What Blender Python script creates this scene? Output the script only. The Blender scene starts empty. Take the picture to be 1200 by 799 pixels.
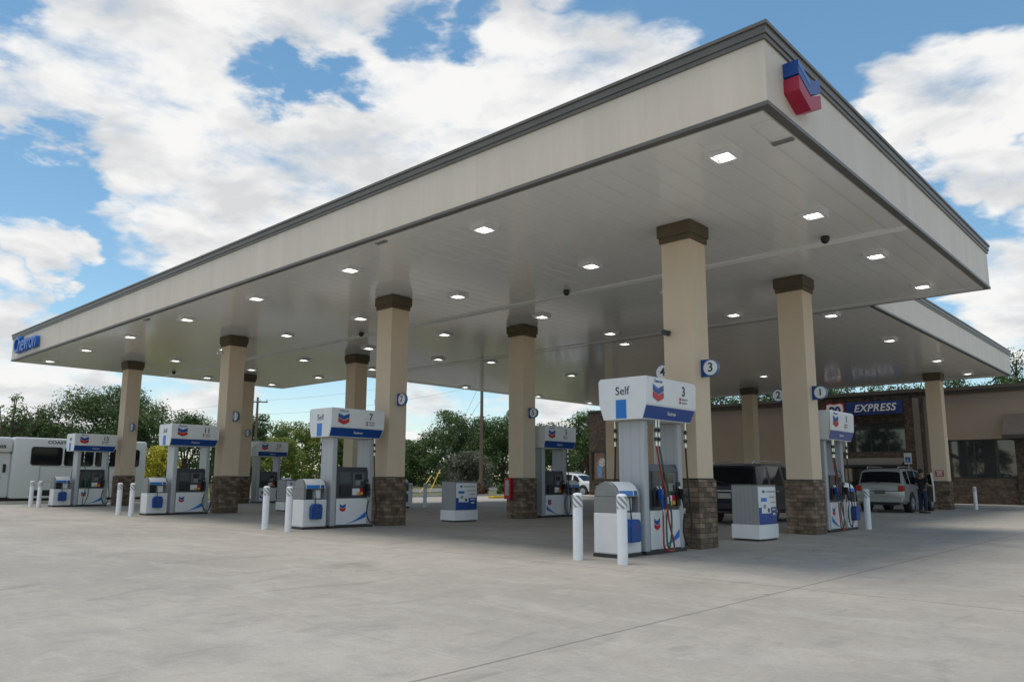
import bpy, bmesh, math, random
from mathutils import Vector, Matrix
R = math.radians
random.seed(7)
sc = bpy.context.scene
C = sc.collection
# ------------------------------------------------------------------ camera
cam = bpy.data.cameras.new('camera'); co = bpy.data.objects.new('camera', cam); C.objects.link(co); sc.camera = co
Fv = Vector((-0.679367, 0.716882, 0.156655)); Rv = Vector((0.726558, 0.687073, 0.0067)); Uv = Vector((0.102831, -0.11837, 0.987631))
co.matrix_world = Matrix(((Rv.x, Uv.x, -Fv.x, 0), (Rv.y, Uv.y, -Fv.y, 0), (Rv.z, Uv.z, -Fv.z, 1.2306), (0, 0, 0, 1)))
cam.sensor_width = 36; cam.lens = 891.704 / 1200 * 36
cam.shift_x = (600 - 580.66) / 1200; cam.shift_y = (419.35 - 399.5) / 1200
cam.clip_start = 0.1; cam.clip_end = 3000
# ------------------------------------------------------------------ sky and clouds
SUN = Vector((-0.10, -0.13, 0.97)).normalized()
w = bpy.data.worlds.new('World'); sc.world = w; w.use_nodes = True
nt = w.node_tree; nt.nodes.clear()
def N(t, nt=nt, **k):
    n = nt.nodes.new(t)
    for a, b in k.items(): setattr(n, a, b)
    return n
sky = N('ShaderNodeTexSky', sky_type='NISHITA', sun_disc=False)
sky.sun_elevation = math.asin(SUN.z); sky.sun_rotation = math.atan2(SUN.x, SUN.y)
sky.air_density = 1.0; sky.dust_density = 0.3; sky.ozone_density = 1.0
bg1 = N('ShaderNodeBackground'); bg1.inputs[1].default_value = 0.15
gam = N('ShaderNodeHueSaturation'); gam.inputs['Saturation'].default_value = 1.12; gam.inputs['Hue'].default_value = 0.485
nt.links.new(sky.outputs[0], gam.inputs['Color']); nt.links.new(gam.outputs[0], bg1.inputs[0])
geo = N('ShaderNodeTexCoord')
def vm(op, a, b=None):
    n = N('ShaderNodeVectorMath', operation=op)
    for i, v in enumerate((a, b)):
        if v is None: continue
        if isinstance(v, (tuple, Vector)): n.inputs[i].default_value = v
        elif isinstance(v, (int, float)): n.inputs['Scale'].default_value = v
        else: nt.links.new(v, n.inputs[i])
    return n
def mm(op, a, b=None, c=None, clamp=False):
    n = N('ShaderNodeMath', operation=op, use_clamp=clamp)
    for i, v in enumerate((a, b, c)):
        if v is None: continue
        if isinstance(v, (int, float)): n.inputs[i].default_value = v
        else: nt.links.new(v, n.inputs[i])
    return n.outputs[0]
D = vm('NORMALIZE', geo.outputs['Generated']).outputs[0]
# stretch the noise sideways near the horizon, as clouds seen edge-on
sep = N('ShaderNodeSeparateXYZ'); nt.links.new(D, sep.inputs[0])
den = mm('ADD', mm('MAXIMUM', sep.outputs[2], 0.0), 0.32)
P = vm('DIVIDE', D); cmb = N('ShaderNodeCombineXYZ')
nt.links.new(den, cmb.inputs[0]); nt.links.new(den, cmb.inputs[1]); cmb.inputs[2].default_value = 0.45
nt.links.new(cmb.outputs[0], P.inputs[1]); P = P.outputs[0]
def noise(vec, scale, detail=8, rough=0.55, dist=0.0):
    n = N('ShaderNodeTexNoise'); n.inputs['Scale'].default_value = scale; n.inputs['Detail'].default_value = detail
    n.inputs['Roughness'].default_value = rough; n.inputs['Distortion'].default_value = dist
    nt.links.new(vec, n.inputs['Vector']); return n
wob = noise(P, 4.5, 5, 0.55)
off = vm('SCALE', vm('SUBTRACT', wob.outputs['Color'], (0.5, 0.5, 0.5)).outputs[0]); off.inputs['Scale'].default_value = 0.17
DW = vm('NORMALIZE', vm('ADD', D, off.outputs[0]).outputs[0]).outputs[0]
# (direction, angular radius in degrees, weight)
CL = [((-.866,.219,.449),8,1),((-.837,.286,.467),7,1),((-.79,.33,.50),5,.8),((-.869,.31,.389),5.5,1),((-.841,.36,.404),8,1),((-.81,.431,.397),8,1),
 ((-.754,.515,.408),8,1),((-.871,.37,.325),4.6,1),((-.834,.449,.321),8.5,1.1),((-.868,.413,.276),4.5,1),((-.709,.544,.425),7,1),((-.631,.616,.471),7.5,1),
 ((-.574,.663,.46),7,1),((-.506,.712,.47),5.5,1),((-.45,.747,.485),3.8,.9),((-.48,.73,.485),3.6,.9),((-.745,.38,.548),5,.9),((-.692,.47,.548),6,1),((-.629,.549,.549),7,1.05),
 ((-.651,.652,.388),9,1),((-.722,.6,.345),9,1),((-.53,.58,.62),6,1),((-.661,.439,.609),8,1),((-.939,.232,.254),2.5,1),((-.929,.278,.238),2.1,1),
 ((-.955,.234,.180),2.8,.8),((-.955,.275,.100),5,.75),((-.955,.2,.08),5,.7),((-.901,.42,.085),5,.6),((-.626,.773,.07),5,.6),((-.76,.64,.08),4,.5),
 ((-.214,.886,.412),3.0,1),((-.174,.897,.406),3.6,1),((-.134,.902,.41),3.2,1),((-.178,.913,.368),3.2,1),((-.110,.908,.402),3.4,1),((-.150,.932,.322),2.2,.8),
 ((-.09,.94,.327),3.5,.9),((-.182,.962,.206),3.2,.95),((-.130,.968,.205),4,1),((-.244,.898,.366),2,.75),
 ((.5,.6,.5),22,.9),((.7,-.3,.5),24,.9),((.1,-.8,.5),22,.9),((-.6,-.6,.45),24,.9),((0,-.2,1),14,.7),((.4,.9,.2),12,.9),((-.9,-.3,.25),12,.9)]
acc = None
for d, r, wt in CL:
    d = Vector(d).normalized(); c0 = math.cos(R(r * 1.08))
    dot = vm('DOT_PRODUCT', DW, d).outputs['Value']
    v = mm('MULTIPLY_ADD', dot, 1.5 * wt / (1 - c0), -c0 * 1.5 * wt / (1 - c0))
    acc = v if acc is None else mm('MAXIMUM', acc, v)
acc = mm('MAXIMUM', mm('MINIMUM', acc, 1.0), -1.6)
gapn = mm('MULTIPLY_ADD', noise(P, 16.0, 6, .6, .2).outputs['Fac'], 3.2, -.75, clamp=False)
for d, r in (((-.745, .462, .482), 3.0), ((-.768, .436, .470), 2.6), ((-.80, .405, .447), 2.2), ((-.72, .50, .48), 2.2), ((-.66, .53, .53), 2.4), ((-.62, .58, .53), 1.8), ((-.921, .221, .321), 4.2), ((-.905, .239, .352), 3.0), ((-.93, .30, .21), 2.0), ((-.86, .16, .48), 3.0)):      # blue gaps
    c0 = math.cos(R(r)); dot = vm('DOT_PRODUCT', DW, Vector(d).normalized()).outputs['Value']
    acc = mm('SUBTRACT', acc, mm('MULTIPLY', mm('MULTIPLY_ADD', dot, 1.0 / (1 - c0), -c0 / (1 - c0), clamp=True), gapn))
n1 = noise(P, 6.5, 12, 0.58, 0.1)
dens = mm('ADD', acc, mm('MULTIPLY_ADD', n1.outputs['Fac'], 2.6, -1.36))
mask = N('ShaderNodeMapRange', interpolation_type='SMOOTHSTEP'); nt.links.new(dens, mask.inputs[0])
mask.inputs[1].default_value = 0.0; mask.inputs[2].default_value = 1.0
n2 = noise(vm('ADD', P, (0.0, 0.0, 0.07)).outputs[0], 5.0, 8, 0.55, 0.3)
shade = N('ShaderNodeMapRange'); nt.links.new(n2.outputs['Fac'], shade.inputs[0])
shade.inputs[1].default_value = 0.38; shade.inputs[2].default_value = 0.56; shade.inputs[3].default_value = 0.0; shade.inputs[4].default_value = 1.0
cr = N('ShaderNodeMix', data_type='RGBA'); nt.links.new(shade.outputs[0], cr.inputs['Factor'])
cr.inputs['A'].default_value = (6.9, 7.05, 7.2, 1); cr.inputs['B'].default_value = (9.4, 9.35, 9.2, 1)
bg2 = N('ShaderNodeBackground'); bg2.inputs[1].default_value = 0.1; nt.links.new(cr.outputs['Result'], bg2.inputs[0])
mx = N('ShaderNodeMixShader'); nt.links.new(mask.outputs[0], mx.inputs[0]); nt.links.new(bg1.outputs[0], mx.inputs[1]); nt.links.new(bg2.outputs[0], mx.inputs[2])
ow = N('ShaderNodeOutputWorld'); nt.links.new(mx.outputs[0], ow.inputs[0])
# ------------------------------------------------------------------ sun, exposure
sl = bpy.data.lights.new('sun', 'SUN'); sl.energy = 2.55; sl.angle = R(22); sl.color = (1, 0.91, 0.79)
so = bpy.data.objects.new('sun', sl); C.objects.link(so); so.rotation_euler = SUN.to_track_quat('Z', 'Y').to_euler()
sc.view_settings.view_transform = 'Standard'; sc.view_settings.look = 'None'; sc.view_settings.gamma = 1
sc.view_settings.use_curve_mapping = False; sc.view_settings.exposure = 0.0
sc.render.engine = 'CYCLES'; sc.cycles.max_bounces = 8; sc.cycles.diffuse_bounces = 4
# ------------------------------------------------------------------ materials
MATS = {}
def mat(name, col, rough=0.6, metal=0.0, var=0.0, vscale=3.0, bump=0.0, bscale=40.0, emit=0.0, vz=1.0, spec=0.5, coat=0.0):
    if name in MATS: return MATS[name]
    m = bpy.data.materials.new(name); m.use_nodes = True; t = m.node_tree; b = t.nodes['Principled BSDF']
    b.inputs['Roughness'].default_value = rough; b.inputs['Metallic'].default_value = metal
    b.inputs['Specular IOR Level'].default_value = spec; b.inputs['Coat Weight'].default_value = coat
    b.inputs['Coat Roughness'].default_value = 0.05
    col = (*col, 1); b.inputs['Base Color'].default_value = col
    if emit: b.inputs['Emission Color'].default_value = col; b.inputs['Emission Strength'].default_value = emit
    tc = t.nodes.new('ShaderNodeTexCoord')
    if var:
        mp = t.nodes.new('ShaderNodeMapping'); mp.inputs['Scale'].default_value = (1, 1, vz); t.links.new(tc.outputs['Object'], mp.inputs[0])
        n = t.nodes.new('ShaderNodeTexNoise'); n.inputs['Scale'].default_value = vscale; n.inputs['Detail'].default_value = 6
        t.links.new(mp.outputs[0], n.inputs['Vector'])
        x = t.nodes.new('ShaderNodeMix'); x.data_type = 'RGBA'
        x.inputs['A'].default_value = tuple(c * (1 - var) for c in col[:3]) + (1,); x.inputs['B'].default_value = tuple(min(1, c * (1 + var)) for c in col[:3]) + (1,)
        r = t.nodes.new('ShaderNodeMapRange'); r.inputs[1].default_value = 0.3; r.inputs[2].default_value = 0.7
        t.links.new(n.outputs['Fac'], r.inputs[0]); t.links.new(r.outputs[0], x.inputs['Factor']); t.links.new(x.outputs['Result'], b.inputs['Base Color'])
    if bump:
        n = t.nodes.new('ShaderNodeTexNoise'); n.inputs['Scale'].default_value = bscale; n.inputs['Detail'].default_value = 5
        t.links.new(tc.outputs['Object'], n.inputs['Vector'])
        u = t.nodes.new('ShaderNodeBump'); u.inputs['Strength'].default_value = bump; u.inputs['Distance'].default_value = 0.02
        t.links.new(n.outputs['Fac'], u.inputs['Height']); t.links.new(u.outputs[0], b.inputs['Normal'])
    MATS[name] = m; return m
def concrete():
    m = bpy.data.materials.new('concrete'); m.use_nodes = True; t = m.node_tree; b = t.nodes['Principled BSDF']; L = t.links.new
    tc = t.nodes.new('ShaderNodeTexCoord')
    def nz(s, det=6, rg=0.6, sc_=(1, 1, 1), dist=0, loc=(0, 0, 0)):
        mp = t.nodes.new('ShaderNodeMapping'); mp.inputs['Scale'].default_value = sc_; mp.inputs['Location'].default_value = loc; L(tc.outputs['Object'], mp.inputs[0])
        n = t.nodes.new('ShaderNodeTexNoise'); n.inputs['Scale'].default_value = s; n.inputs['Detail'].default_value = det; n.inputs['Roughness'].default_value = rg
        n.inputs['Distortion'].default_value = dist; L(mp.outputs[0], n.inputs['Vector']); return n.outputs['Fac']
    def rng(f, a, c, lo=0., hi=1.):
        r = t.nodes.new('ShaderNodeMapRange'); r.inputs[1].default_value = a; r.inputs[2].default_value = c; r.inputs[3].default_value = lo; r.inputs[4].default_value = hi; L(f, r.inputs[0]); return r.outputs[0]
    def mixc(f, a, c, mode='MIX'):
        x = t.nodes.new('ShaderNodeMix'); x.data_type = 'RGBA'; x.blend_type = mode
        for s, v in (('Factor', f), ('A', a), ('B', c)):
            if isinstance(v, tuple): x.inputs[s].default_value = v
            elif isinstance(v, float): x.inputs[s].default_value = v
            else: L(v, x.inputs[s])
        return x.outputs['Result']
    base = mixc(rng(nz(0.22, 5, .55), .35, .65), (0.335, 0.312, 0.277, 1), (0.437, 0.407, 0.362, 1))
    c = mixc(rng(nz(1.6, 8, .65, (1, 1, 1), .4), .40, .66, 0, .45), base, (0.285, 0.275, 0.252, 1))
    c = mixc(rng(nz(.55, 7, .6, (1, 2.6, 1), .8, (3, 9, 0)), .50, .72, 0, .5), c, (0.50, 0.475, 0.43, 1))   # pale trowelled bands
    c = mixc(rng(nz(.9, 9, .6, (2.2, .7, 1), 1.2, (7, 1, 0)), .57, .70, 0, .5), c, (0.22, 0.208, 0.19, 1))   # grey scuffs
    c = mixc(rng(nz(7, 8, .72, (1, .45, 1), .5, (2, 4, 0)), .50, .74, 0, .42), c, (0.225, 0.215, 0.195, 1))
    c = mixc(rng(nz(9, 8, .7, (.4, 1, 1), .5, (8, 1, 0)), .52, .74, 0, .38), c, (0.52, 0.50, 0.455, 1))
    c = mixc(rng(nz(38, 4, .7), .35, .75, 0, .34), c, (0.20, 0.195, 0.18, 1))
    # tyre rub arcs
    wv = t.nodes.new('ShaderNodeTexWave'); wv.wave_type = 'RINGS'; wv.rings_direction = 'Z'; wv.inputs['Scale'].default_value = 0.035; wv.inputs['Distortion'].default_value = 2.0
    wv.inputs['Detail'].default_value = 2; wv.inputs['Detail Scale'].default_value = .3
    mp = t.nodes.new('ShaderNodeMapping'); mp.inputs['Location'].default_value = (14, 2, 0); L(tc.outputs['Object'], mp.inputs[0]); L(mp.outputs[0], wv.inputs['Vector'])
    tr = t.nodes.new('ShaderNodeMath'); tr.operation = 'MULTIPLY'; L(rng(wv.outputs['Fac'], .95, 1., 0, .35), tr.inputs[0]); L(rng(nz(.35, 3, .5, (1, 1, 1), 0, (5, 5, 0)), .45, .62), tr.inputs[1])
    c = mixc(tr.outputs[0], c, (0.19, 0.18, 0.17, 1))
    # spots of oil and gum
    vo = t.nodes.new('ShaderNodeTexVoronoi'); vo.inputs['Scale'].default_value = 0.9; L(tc.outputs['Object'], vo.inputs['Vector'])
    c = mixc(rng(vo.outputs['Distance'], .015, .05, .55, 0.), c, (0.10, 0.095, 0.09, 1))
    vo2 = t.nodes.new('ShaderNodeTexVoronoi'); vo2.inputs['Scale'].default_value = 0.16; vo2.inputs['Randomness'].default_value = 1; mpv = t.nodes.new('ShaderNodeMapping'); L(tc.outputs['Object'], mpv.inputs[0])
    ad = t.nodes.new('ShaderNodeVectorMath'); ad.operation = 'ADD'; nn_ = t.nodes.new('ShaderNodeTexNoise'); nn_.inputs['Scale'].default_value = 3; nn_.inputs['Detail'].default_value = 6; L(tc.outputs['Object'], nn_.inputs['Vector']); L(mpv.outputs[0], ad.inputs[0]); L(nn_.outputs['Color'], ad.inputs[1]); L(ad.outputs[0], vo2.inputs['Vector'])
    c = mixc(rng(vo2.outputs['Distance'], .03, .11, .40, 0.), c, (0.15, 0.14, 0.125, 1))
    # hairline cracks
    vc = t.nodes.new('ShaderNodeTexVoronoi'); vc.feature = 'DISTANCE_TO_EDGE'; vc.inputs['Scale'].default_value = .13; L(ad.outputs[0], vc.inputs['Vector'])
    cm_ = t.nodes.new('ShaderNodeMath'); cm_.operation = 'MULTIPLY'; L(rng(vc.outputs['Distance'], .0008, .0022, .5, 0.), cm_.inputs[0]); L(rng(nz(.12, 2, .5, (1, 1, 1), 0, (9, 9, 0)), .52, .58), cm_.inputs[1])
    c = mixc(cm_.outputs[0], c, (0.10, 0.095, 0.085, 1))
    # saw-cut joints, one grid of slabs 4.5 m wide
    sx = t.nodes.new('ShaderNodeSeparateXYZ'); L(tc.outputs['Object'], sx.inputs[0])
    js = []
    for ax, o_, wd in ((0, 3.74, 4.5), (1, -9.05, 5.2)):
        a = t.nodes.new('ShaderNodeMath'); a.operation = 'ADD'; a.inputs[1].default_value = o_ + wd * 50.5; L(sx.outputs[ax], a.inputs[0])
        md = t.nodes.new('ShaderNodeMath'); md.operation = 'MODULO'; md.inputs[1].default_value = wd; L(a.outputs[0], md.inputs[0])
        sb = t.nodes.new('ShaderNodeMath'); sb.operation = 'SUBTRACT'; sb.inputs[1].default_value = wd / 2; L(md.outputs[0], sb.inputs[0])
        ab = t.nodes.new('ShaderNodeMath'); ab.operation = 'ABSOLUTE'; L(sb.outputs[0], ab.inputs[0]); js.append(rng(ab.outputs[0], .006, .014, 1., 0.))
    mxn = t.nodes.new('ShaderNodeMath'); mxn.operation = 'MAXIMUM'; L(js[0], mxn.inputs[0]); L(js[1], mxn.inputs[1])
    ml = t.nodes.new('ShaderNodeMath'); ml.operation = 'MULTIPLY'; L(mxn.outputs[0], ml.inputs[0]); ml.inputs[1].default_value = .14
    c = mixc(ml.outputs[0], c, (0.12, 0.11, 0.10, 1))
    for ax, at_, k_ in ((0, 3.74, .5), (1, -9.05, .55)):
        a = t.nodes.new('ShaderNodeMath'); a.operation = 'ADD'; a.inputs[1].default_value = at_; L(sx.outputs[ax], a.inputs[0])
        w_ = t.nodes.new('ShaderNodeMath'); w_.operation = 'MULTIPLY_ADD'; w_.inputs[1].default_value = .03; L(nz(3, 5, .6), w_.inputs[0]); L(a.outputs[0], w_.inputs[2])
        w2 = t.nodes.new('ShaderNodeMath'); w2.operation = 'ADD'; w2.inputs[1].default_value = -.015; L(w_.outputs[0], w2.inputs[0])
        ab = t.nodes.new('ShaderNodeMath'); ab.operation = 'ABSOLUTE'; L(w2.outputs[0], ab.inputs[0])
        c = mixc(rng(ab.outputs[0], .008, .02, k_, 0.), c, (0.09, 0.085, 0.08, 1))
    L(c, b.inputs['Base Color']); b.inputs['Roughness'].default_value = 0.85; b.inputs['Specular IOR Level'].default_value = .25
    u = t.nodes.new('ShaderNodeBump'); u.inputs['Strength'].default_value = .35; u.inputs['Distance'].default_value = .01; L(nz(55, 5, .7), u.inputs['Height']); L(u.outputs[0], b.inputs['Normal'])
    return m
def stone(name, ca, cb, cm, bw=0.23, rh=0.062, mort=0.004):
    m = bpy.data.materials.new(name); m.use_nodes = True; t = m.node_tree; b = t.nodes['Principled BSDF']; L = t.links.new
    tc = t.nodes.new('ShaderNodeTexCoord'); s = t.nodes.new('ShaderNodeSeparateXYZ'); L(tc.outputs['Object'], s.inputs[0])
    a = t.nodes.new('ShaderNodeMath'); a.operation = 'ADD'; L(s.outputs[0], a.inputs[0]); L(s.outputs[1], a.inputs[1])
    c = t.nodes.new('ShaderNodeCombineXYZ'); L(a.outputs[0], c.inputs[0]); L(s.outputs[2], c.inputs[1])
    br = t.nodes.new('ShaderNodeTexBrick'); br.inputs['Scale'].default_value = 1; br.inputs['Brick Width'].default_value = bw; br.inputs['Row Height'].default_value = rh
    br.inputs['Mortar Size'].default_value = mort; br.inputs['Mortar Smooth'].default_value = .3; br.inputs['Bias'].default_value = 0.0
    br.offset = .37; br.squash = .7; br.squash_frequency = 3
    br.inputs['Color1'].default_value = (*ca, 1); br.inputs['Color2'].default_value = (*cb, 1); br.inputs['Mortar'].default_value = (*cm, 1)
    L(c.outputs[0], br.inputs['Vector'])
    n = t.nodes.new('ShaderNodeTexNoise'); n.inputs['Scale'].default_value = 5; n.inputs['Detail'].default_value = 7; L(tc.outputs['Object'], n.inputs['Vector'])
    h = t.nodes.new('ShaderNodeHueSaturation'); r = t.nodes.new('ShaderNodeMapRange'); r.inputs[1].default_value = .3; r.inputs[2].default_value = .7; r.inputs[3].default_value = .55; r.inputs[4].default_value = 1.5
    L(n.outputs['Fac'], r.inputs[0]); L(r.outputs[0], h.inputs['Value']); L(br.outputs['Color'], h.inputs['Color']); L(h.outputs[0], b.inputs['Base Color'])
    n2 = t.nodes.new('ShaderNodeTexNoise'); n2.inputs['Scale'].default_value = 14; L(tc.outputs['Object'], n2.inputs['Vector'])
    sb = t.nodes.new('ShaderNodeMath'); sb.operation = 'SUBTRACT'; L(n2.outputs['Fac'], sb.inputs[0]); L(br.outputs['Fac'], sb.inputs[1])
    u = t.nodes.new('ShaderNodeBump'); u.inputs['Strength'].default_value = .9; u.inputs['Distance'].default_value = .025; L(sb.outputs[0], u.inputs['Height']); L(u.outputs[0], b.inputs['Normal'])
    b.inputs['Roughness'].default_value = .85
    return m
def panels(name, col, axis, pitch, depth, rough, var=0.04, spec=.5, streak=0.0):
    """painted metal panels with a groove every pitch metres along an axis"""
    m = bpy.data.materials.new(name); m.use_nodes = True; t = m.node_tree; b = t.nodes['Principled BSDF']; L = t.links.new
    tc = t.nodes.new('ShaderNodeTexCoord'); s = t.nodes.new('ShaderNodeSeparateXYZ'); L(tc.outputs['Object'], s.inputs[0])
    a = t.nodes.new('ShaderNodeMath'); a.operation = 'ADD'; a.inputs[1].default_value = 400 * pitch
    if axis == 'xy':
        q = t.nodes.new('ShaderNodeMath'); q.operation = 'ADD'; L(s.outputs[0], q.inputs[0]); L(s.outputs[1], q.inputs[1]); L(q.outputs[0], a.inputs[0])
    else: L(s.outputs['XYZ'.index(axis)], a.inputs[0])
    md = t.nodes.new('ShaderNodeMath'); md.operation = 'MODULO'; md.inputs[1].default_value = pitch; L(a.outputs[0], md.inputs[0])
    pp = t.nodes.new('ShaderNodeMath'); pp.operation = 'PINGPONG'; pp.inputs[1].default_value = pitch / 2; L(md.outputs[0], pp.inputs[0])
    r = t.nodes.new('ShaderNodeMapRange'); r.interpolation_type = 'SMOOTHSTEP'; r.inputs[1].default_value = 0.0; r.inputs[2].default_value = min(.03, pitch * .3); L(pp.outputs[0], r.inputs[0])
    u = t.nodes.new('ShaderNodeBump'); u.inputs['Strength'].default_value = .6; u.inputs['Distance'].default_value = depth; L(r.outputs[0], u.inputs['Height'])
    n0 = t.nodes.new('ShaderNodeTexNoise'); n0.inputs['Scale'].default_value = 1.3; L(tc.outputs['Object'], n0.inputs['Vector'])
    u2 = t.nodes.new('ShaderNodeBump'); u2.inputs['Strength'].default_value = .035; u2.inputs['Distance'].default_value = .03; L(n0.outputs['Fac'], u2.inputs['Height']); L(u.outputs[0], u2.inputs['Normal'])
    L(u2.outputs[0], b.inputs['Normal'])
    mp = t.nodes.new('ShaderNodeMapping'); mp.inputs['Scale'].default_value = (1, 1, .08); L(tc.outputs['Object'], mp.inputs[0])
    n = t.nodes.new('ShaderNodeTexNoise'); n.inputs['Scale'].default_value = 2.4; n.inputs['Detail'].default_value = 9; n.inputs['Roughness'].default_value = .65; L(mp.outputs[0], n.inputs['Vector'])
    r2 = t.nodes.new('ShaderNodeMapRange'); r2.inputs[1].default_value = .3; r2.inputs[2].default_value = .7; L(n.outputs['Fac'], r2.inputs[0])
    x = t.nodes.new('ShaderNodeMix'); x.data_type = 'RGBA'; x.inputs['A'].default_value = tuple(c * (1 - var - streak) for c in col) + (1,); x.inputs['B'].default_value = tuple(c * (1 + var) for c in col) + (1,)
    L(r2.outputs[0], x.inputs['Factor'])
    g = t.nodes.new('ShaderNodeMix'); g.data_type = 'RGBA'; g.blend_type = 'MULTIPLY'; g.inputs['B'].default_value = (.90, .90, .90, 1)
    iv = t.nodes.new('ShaderNodeMath'); iv.operation = 'SUBTRACT'; iv.inputs[0].default_value = 1; L(r.outputs[0], iv.inputs[1]); L(iv.outputs[0], g.inputs['Factor'])
    L(x.outputs['Result'], g.inputs['A']); L(g.outputs['Result'], b.inputs['Base Color'])
    b.inputs['Roughness'].default_value = rough; b.inputs['Specular IOR Level'].default_value = spec
    return m
def leafmat(name, ca, cb, cc):
    m = bpy.data.materials.new(name); m.use_nodes = True; t = m.node_tree; b = t.nodes['Principled BSDF']; L = t.links.new
    g = t.nodes.new('ShaderNodeTexCoord'); n = t.nodes.new('ShaderNodeTexNoise'); n.inputs['Scale'].default_value = .9; n.inputs['Detail'].default_value = 4; L(g.outputs['Object'], n.inputs['Vector'])
    r = t.nodes.new('ShaderNodeValToRGB'); e = r.color_ramp.elements; e[0].position = .32; e[0].color = (*ca, 1); e[1].position = .68; e[1].color = (*cc, 1)
    q = e.new(.5); q.color = (*cb, 1); L(n.outputs['Fac'], r.inputs[0])
    gi = t.nodes.new('ShaderNodeNewGeometry'); h = t.nodes.new('ShaderNodeHueSaturation'); rr = t.nodes.new('ShaderNodeMapRange'); rr.inputs[3].default_value = .6; rr.inputs[4].default_value = 1.45
    L(gi.outputs['Random Per Island'], rr.inputs[0]); L(rr.outputs[0], h.inputs['Value']); L(r.outputs[0], h.inputs['Color']); L(h.outputs[0], b.inputs['Base Color'])
    b.inputs['Roughness'].default_value = .55; b.inputs['Specular IOR Level'].default_value = .35
    tr = t.nodes.new('ShaderNodeBsdfTranslucent'); L(h.outputs[0], tr.inputs['Color']); ms = t.nodes.new('ShaderNodeMixShader'); ms.inputs[0].default_value = .3
    L(b.outputs[0], ms.inputs[1]); L(tr.outputs[0], ms.inputs[2]); L(ms.outputs[0], t.nodes['Material Output'].inputs[0])
    return m
M_conc = concrete()
M_stone = stone('ledge_stone', (0.10, 0.07, 0.046), (0.25, 0.18, 0.125), (0.065, 0.05, 0.038), .29, .092, .005)
M_brick = stone('dark_brick', (0.055, 0.038, 0.026), (0.105, 0.073, 0.05), (0.045, 0.037, 0.03), .22, .075, .006)
M_soffit = panels('soffit_white', (0.79, 0.785, 0.75), 'X', 0.40, 0.003, 0.11, .02, .42)
M_fascia = panels('fascia_beige', (0.66, 0.575, 0.485), 'xy', 11.4, 0.001, 0.45, .04, .4, .06)
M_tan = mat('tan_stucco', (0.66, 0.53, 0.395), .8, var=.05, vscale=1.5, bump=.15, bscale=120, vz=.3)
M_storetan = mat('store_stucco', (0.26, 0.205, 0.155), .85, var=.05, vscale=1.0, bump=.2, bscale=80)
M_cap = mat('cap_brown', (0.10, 0.078, 0.045), .6, var=.1)
M_coping = mat('coping_grey', (0.11, 0.105, 0.095), .4, var=.12, vscale=1.2)
M_dark = mat('dark_metal', (0.035, 0.033, 0.03), .45, var=.1)
M_grey = mat('grey_metal', (0.38, 0.40, 0.42), .32, .6, var=.05, vscale=4)
M_midgrey = mat('mid_grey_panel', (0.23, 0.235, 0.24), .45, .3, var=.05, vscale=6)
M_white = mat('white_paint', (0.74, 0.75, 0.76), .35, var=.03, vscale=5)
M_bolw = mat('white_sleeve', (0.78, 0.80, 0.83), .4, var=.05, vscale=9)
M_blue = mat('logo_blue', (0.004, 0.055, 0.26), .35)
M_bluel = mat('logo_light_blue', (0.012, 0.17, 0.55), .35)
M_red = mat('logo_red', (0.50, 0.008, 0.018), .35)
M_magenta = mat('logo_red_block', (0.36, 0.01, 0.045), .4)
M_bucket = mat('bucket_blue', (0.008, 0.06, 0.26), .4)
M_black = mat('black_plastic', (0.015, 0.015, 0.017), .4)
M_rubber = mat('rubber', (0.018, 0.018, 0.018), .6)
M_panel = mat('pump_charcoal', (0.05, 0.055, 0.065), .3, var=.1)
M_screen = mat('screen_dark', (0.02, 0.03, 0.05), .08)
M_ink = mat('ink', (0.03, 0.03, 0.035), .5)
M_inkgrey = mat('ink_grey', (0.25, 0.26, 0.28), .5)
M_yellow = mat('yellow_paint', (0.65, 0.42, 0.02), .55, var=.1)
M_lens = mat('lamp_lens', (1.0, 0.98, 0.90), .3, emit=5.0)
M_glass = mat('store_glass', (0.02, 0.026, 0.03), .03, spec=.9)
M_carglass = mat('car_glass', (0.005, 0.008, 0.011), .06, spec=.22)
M_chrome = mat('chrome', (0.6, 0.6, 0.6), .15, 1.0)
M_redhose = mat('hose_red', (0.32, 0.008, 0.012), .4)
M_greenhose = mat('hose_green', (0.008, 0.10, 0.04), .4)
M_asphalt = mat('asphalt', (0.17, 0.165, 0.16), .9, var=.12, vscale=2, bump=.3, bscale=60)
M_kerb = mat('kerb_concrete', (0.40, 0.385, 0.35), .85, var=.1, vscale=3)
M_bark = mat('bark', (0.085, 0.065, 0.05), .9, var=.25, vscale=3, bump=.5, bscale=15)
M_pole = mat('pole_wood', (0.16, 0.12, 0.09), .9, var=.2, vscale=3, vz=.1)
M_wall2 = mat('pole_dark', (0.05, 0.05, 0.05), .6)
# ------------------------------------------------------------------ mesh helpers
def obj(name, bm, m, parent=None, smooth=False):
    me = bpy.data.meshes.new(name)
    bmesh.ops.recalc_face_normals(bm, faces=bm.faces[:])
    bm.to_mesh(me); bm.free()
    for q in (m if isinstance(m, (list, tuple)) else [m]): me.materials.append(q)
    if smooth:
        me.polygons.foreach_set('use_smooth', [True] * len(me.polygons))
        try: me.set_sharp_from_angle(angle=R(35))
        except Exception: pass
    o = bpy.data.objects.new(name, me); C.objects.link(o)
    if parent: o.parent = parent
    return o
def tag(o, label=None, cat=None, group=None, kind=None):
    if label: o['label'] = label
    if cat: o['category'] = cat
    if group: o['group'] = group
    if kind: o['kind'] = kind
    return o
def thing(name, label, cat, loc=(0, 0, 0), rz=0, group=None):
    o = bpy.data.objects.new(name, None); C.objects.link(o); o.location = loc; o.rotation_euler = (0, 0, rz)
    o.empty_display_size = .2
    return tag(o, label, cat, group)
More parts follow.
